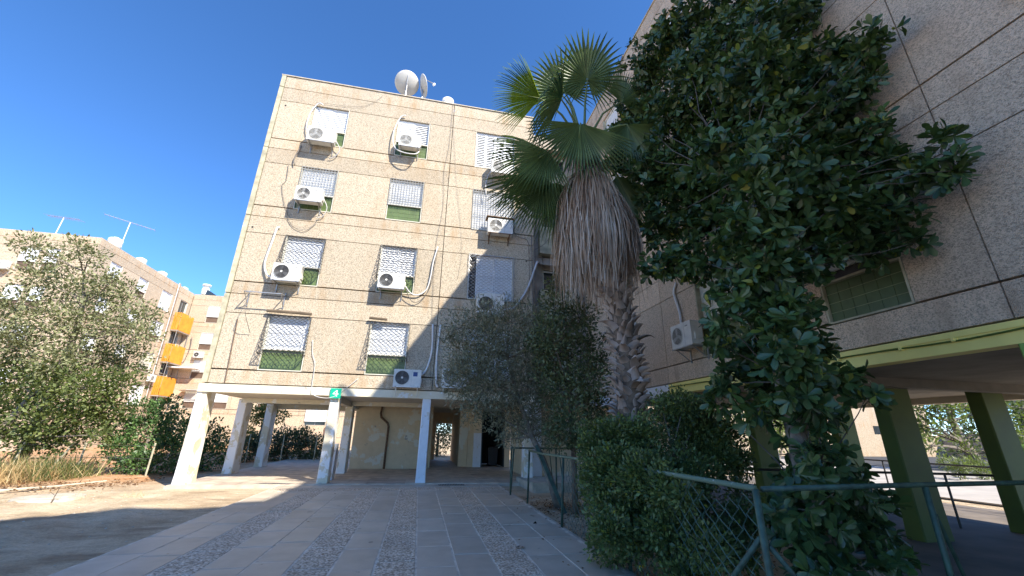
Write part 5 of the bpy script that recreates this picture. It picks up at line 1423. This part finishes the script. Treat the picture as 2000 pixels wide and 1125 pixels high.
tag(link('fallen_leaves', leafmesh('fallen_leaves', 'oval', P, D, N, 0.04 + 0.04 * rng.random(n), LITTER)), kind='stuff')
n = 1500
P = np.column_stack([rng.uniform(-14.5, -8.0, n), rng.normal(15.6, 0.8, n), np.full(n, -0.02)])
D = np.column_stack([rng.normal(size=(n, 2)), rng.normal(size=n) * 0.2]); N = np.column_stack([rng.normal(size=(n, 2)) * 0.4, np.ones(n)])
tag(link('fallen_leaves', leafmesh('fallen_leaves', 'oval', P, D, N, 0.05 + 0.06 * rng.random(n), LITTER)), kind='stuff')
n = 90
P = np.column_stack([rng.uniform(-3.6, 2.6, n), rng.uniform(5.0, 14.0, n), np.full(n, 0.037)])
P[:50, 0] = rng.normal(2.3, 0.35, 50).clip(0.5, 2.6)
D = np.column_stack([rng.normal(size=(n, 2)), rng.normal(size=n) * 0.1]); N = np.column_stack([rng.normal(size=(n, 2)) * 0.2, np.ones(n)])
tag(link('fallen_leaves', leafmesh('fallen_leaves', 'oval', P, D, N, 0.04 + 0.035 * rng.random(n), LITTER)), kind='stuff')
# stones on the sand
q = MB().use(CURB)
for _ in range(420):
    x, y = random.choice([(random.uniform(-11, -4.0), random.uniform(5, 15)), (random.uniform(2.8, 4.5), random.uniform(6.5, 11.8))])
    r_ = random.uniform(0.008, 0.028)
    z = hills(x, y) + r_ * 0.3
    q.add([(x - r_, y, z), (x, y - r_ * 0.8, z), (x + r_, y, z), (x, y + r_ * 0.7, z), (x + 0.2 * r_, y, z + r_ * 0.7)], [(0, 1, 4), (1, 2, 4), (2, 3, 4), (3, 0, 4)])
tag(q.build('pebbles'), kind='stuff')
# dry seedlings and scraps
w_ = thing('dead_seedling', (-8.0, 12.2, 0), 'single dry leafless stem standing in the sunlit sand near the manhole', 'plant')
MB().use(BARKD).tube([(-7.9, 12.15, -0.05), (-7.86, 12.15, 0.12), (-7.83, 12.15, 0.28)], 0.008, 4).tube([(-7.87, 12.15, 0.1), (-7.98, 12.15, 0.17)], 0.005, 4).tube([(-7.85, 12.15, 0.16), (-7.76, 12.15, 0.2)], 0.005, 4).build('stem', w_)
w_ = thing('bark_scrap', (1.6, 6.6, 0.05), 'dark curled scrap lying on the gravel strip of the path near the bottom', 'scrap')
MB().use(BLACK).add([(1.50, 6.60, 0.036), (1.58, 6.56, 0.07), (1.66, 6.60, 0.04), (1.62, 6.66, 0.036), (1.56, 6.64, 0.06)], [(0, 1, 4), (1, 2, 3), (1, 3, 4)]).build('flake', w_)
w_ = thing('bark_scrap', (2.2, 8.2, 0.05), 'small dark scrap lying on the grey pavers farther up the path', 'scrap')
MB().use(BLACK).add([(2.19, 8.2, 0.036), (2.23, 8.17, 0.08), (2.27, 8.2, 0.036), (2.23, 8.24, 0.036)], [(0, 1, 2), (1, 2, 3), (0, 1, 3)]).build('flake', w_)
w_ = thing('drain_grate', (1.1, 14.1, 0.03), 'dark metal grate set at the head of the path before the porch', 'grate')
q = MB().use(DARK)
for i in range(16): q.box(0.75 + i * 0.05, 0.775 + i * 0.05, 13.95, 14.25, 0.034, 0.042)
q.build('bars', w_)
w_ = thing('garden_step', (4.4, 12.6, 0), 'low sandy concrete step in the bed behind the leaning tree', 'step')
MB().use(CURB).box(3.4, 6.3, 12.75, 13.1, -0.05, 0.22).box(3.4, 6.3, 13.1, 14.9, -0.05, 0.18).build('block', w_)
bs = thing('waste_bin', (3.7, 22.0, 0.05), 'black waste bin standing in the dark doorway', 'bin')
MB().use(simple('bin_black', (0.02, 0.02, 0.022), 0.5)).prism([(3.45, 0.1), (3.85, 0.1), (3.9, 0.85), (3.4, 0.85)], 21.2, 21.6).build('body', bs)
MB().use(bpy.data.materials['bin_black']).prism([(3.37, 0.86), (3.93, 0.86), (3.85, 0.93), (3.45, 0.93)], 21.15, 21.65).build('lid', bs)
yf = thing('yellow_flower', (2.75, 5.2, 0), 'tiny yellow flower at the foot of the chain-link fence', 'flower')
q = MB().use(simple('yellow_petal', (0.75, 0.5, 0.02), 0.6))
for k in range(6):
    a = k * 1.047
    q.add([(2.72, 5.2, 0.12), (2.72 + 0.03 * math.cos(a), 5.2 + 0.03 * math.sin(a), 0.14), (2.72 + 0.05 * math.cos(a + 0.4), 5.2 + 0.05 * math.sin(a + 0.4), 0.11), (2.72 + 0.03 * math.cos(a + 0.8), 5.2 + 0.03 * math.sin(a + 0.8), 0.14)], [(0, 1, 2, 3)])
q.build('petals', yf)
MB().use(PETI).tube([(2.72, 5.2, -0.05), (2.72, 5.2, 0.12)], 0.004, 4).build('stem', yf)
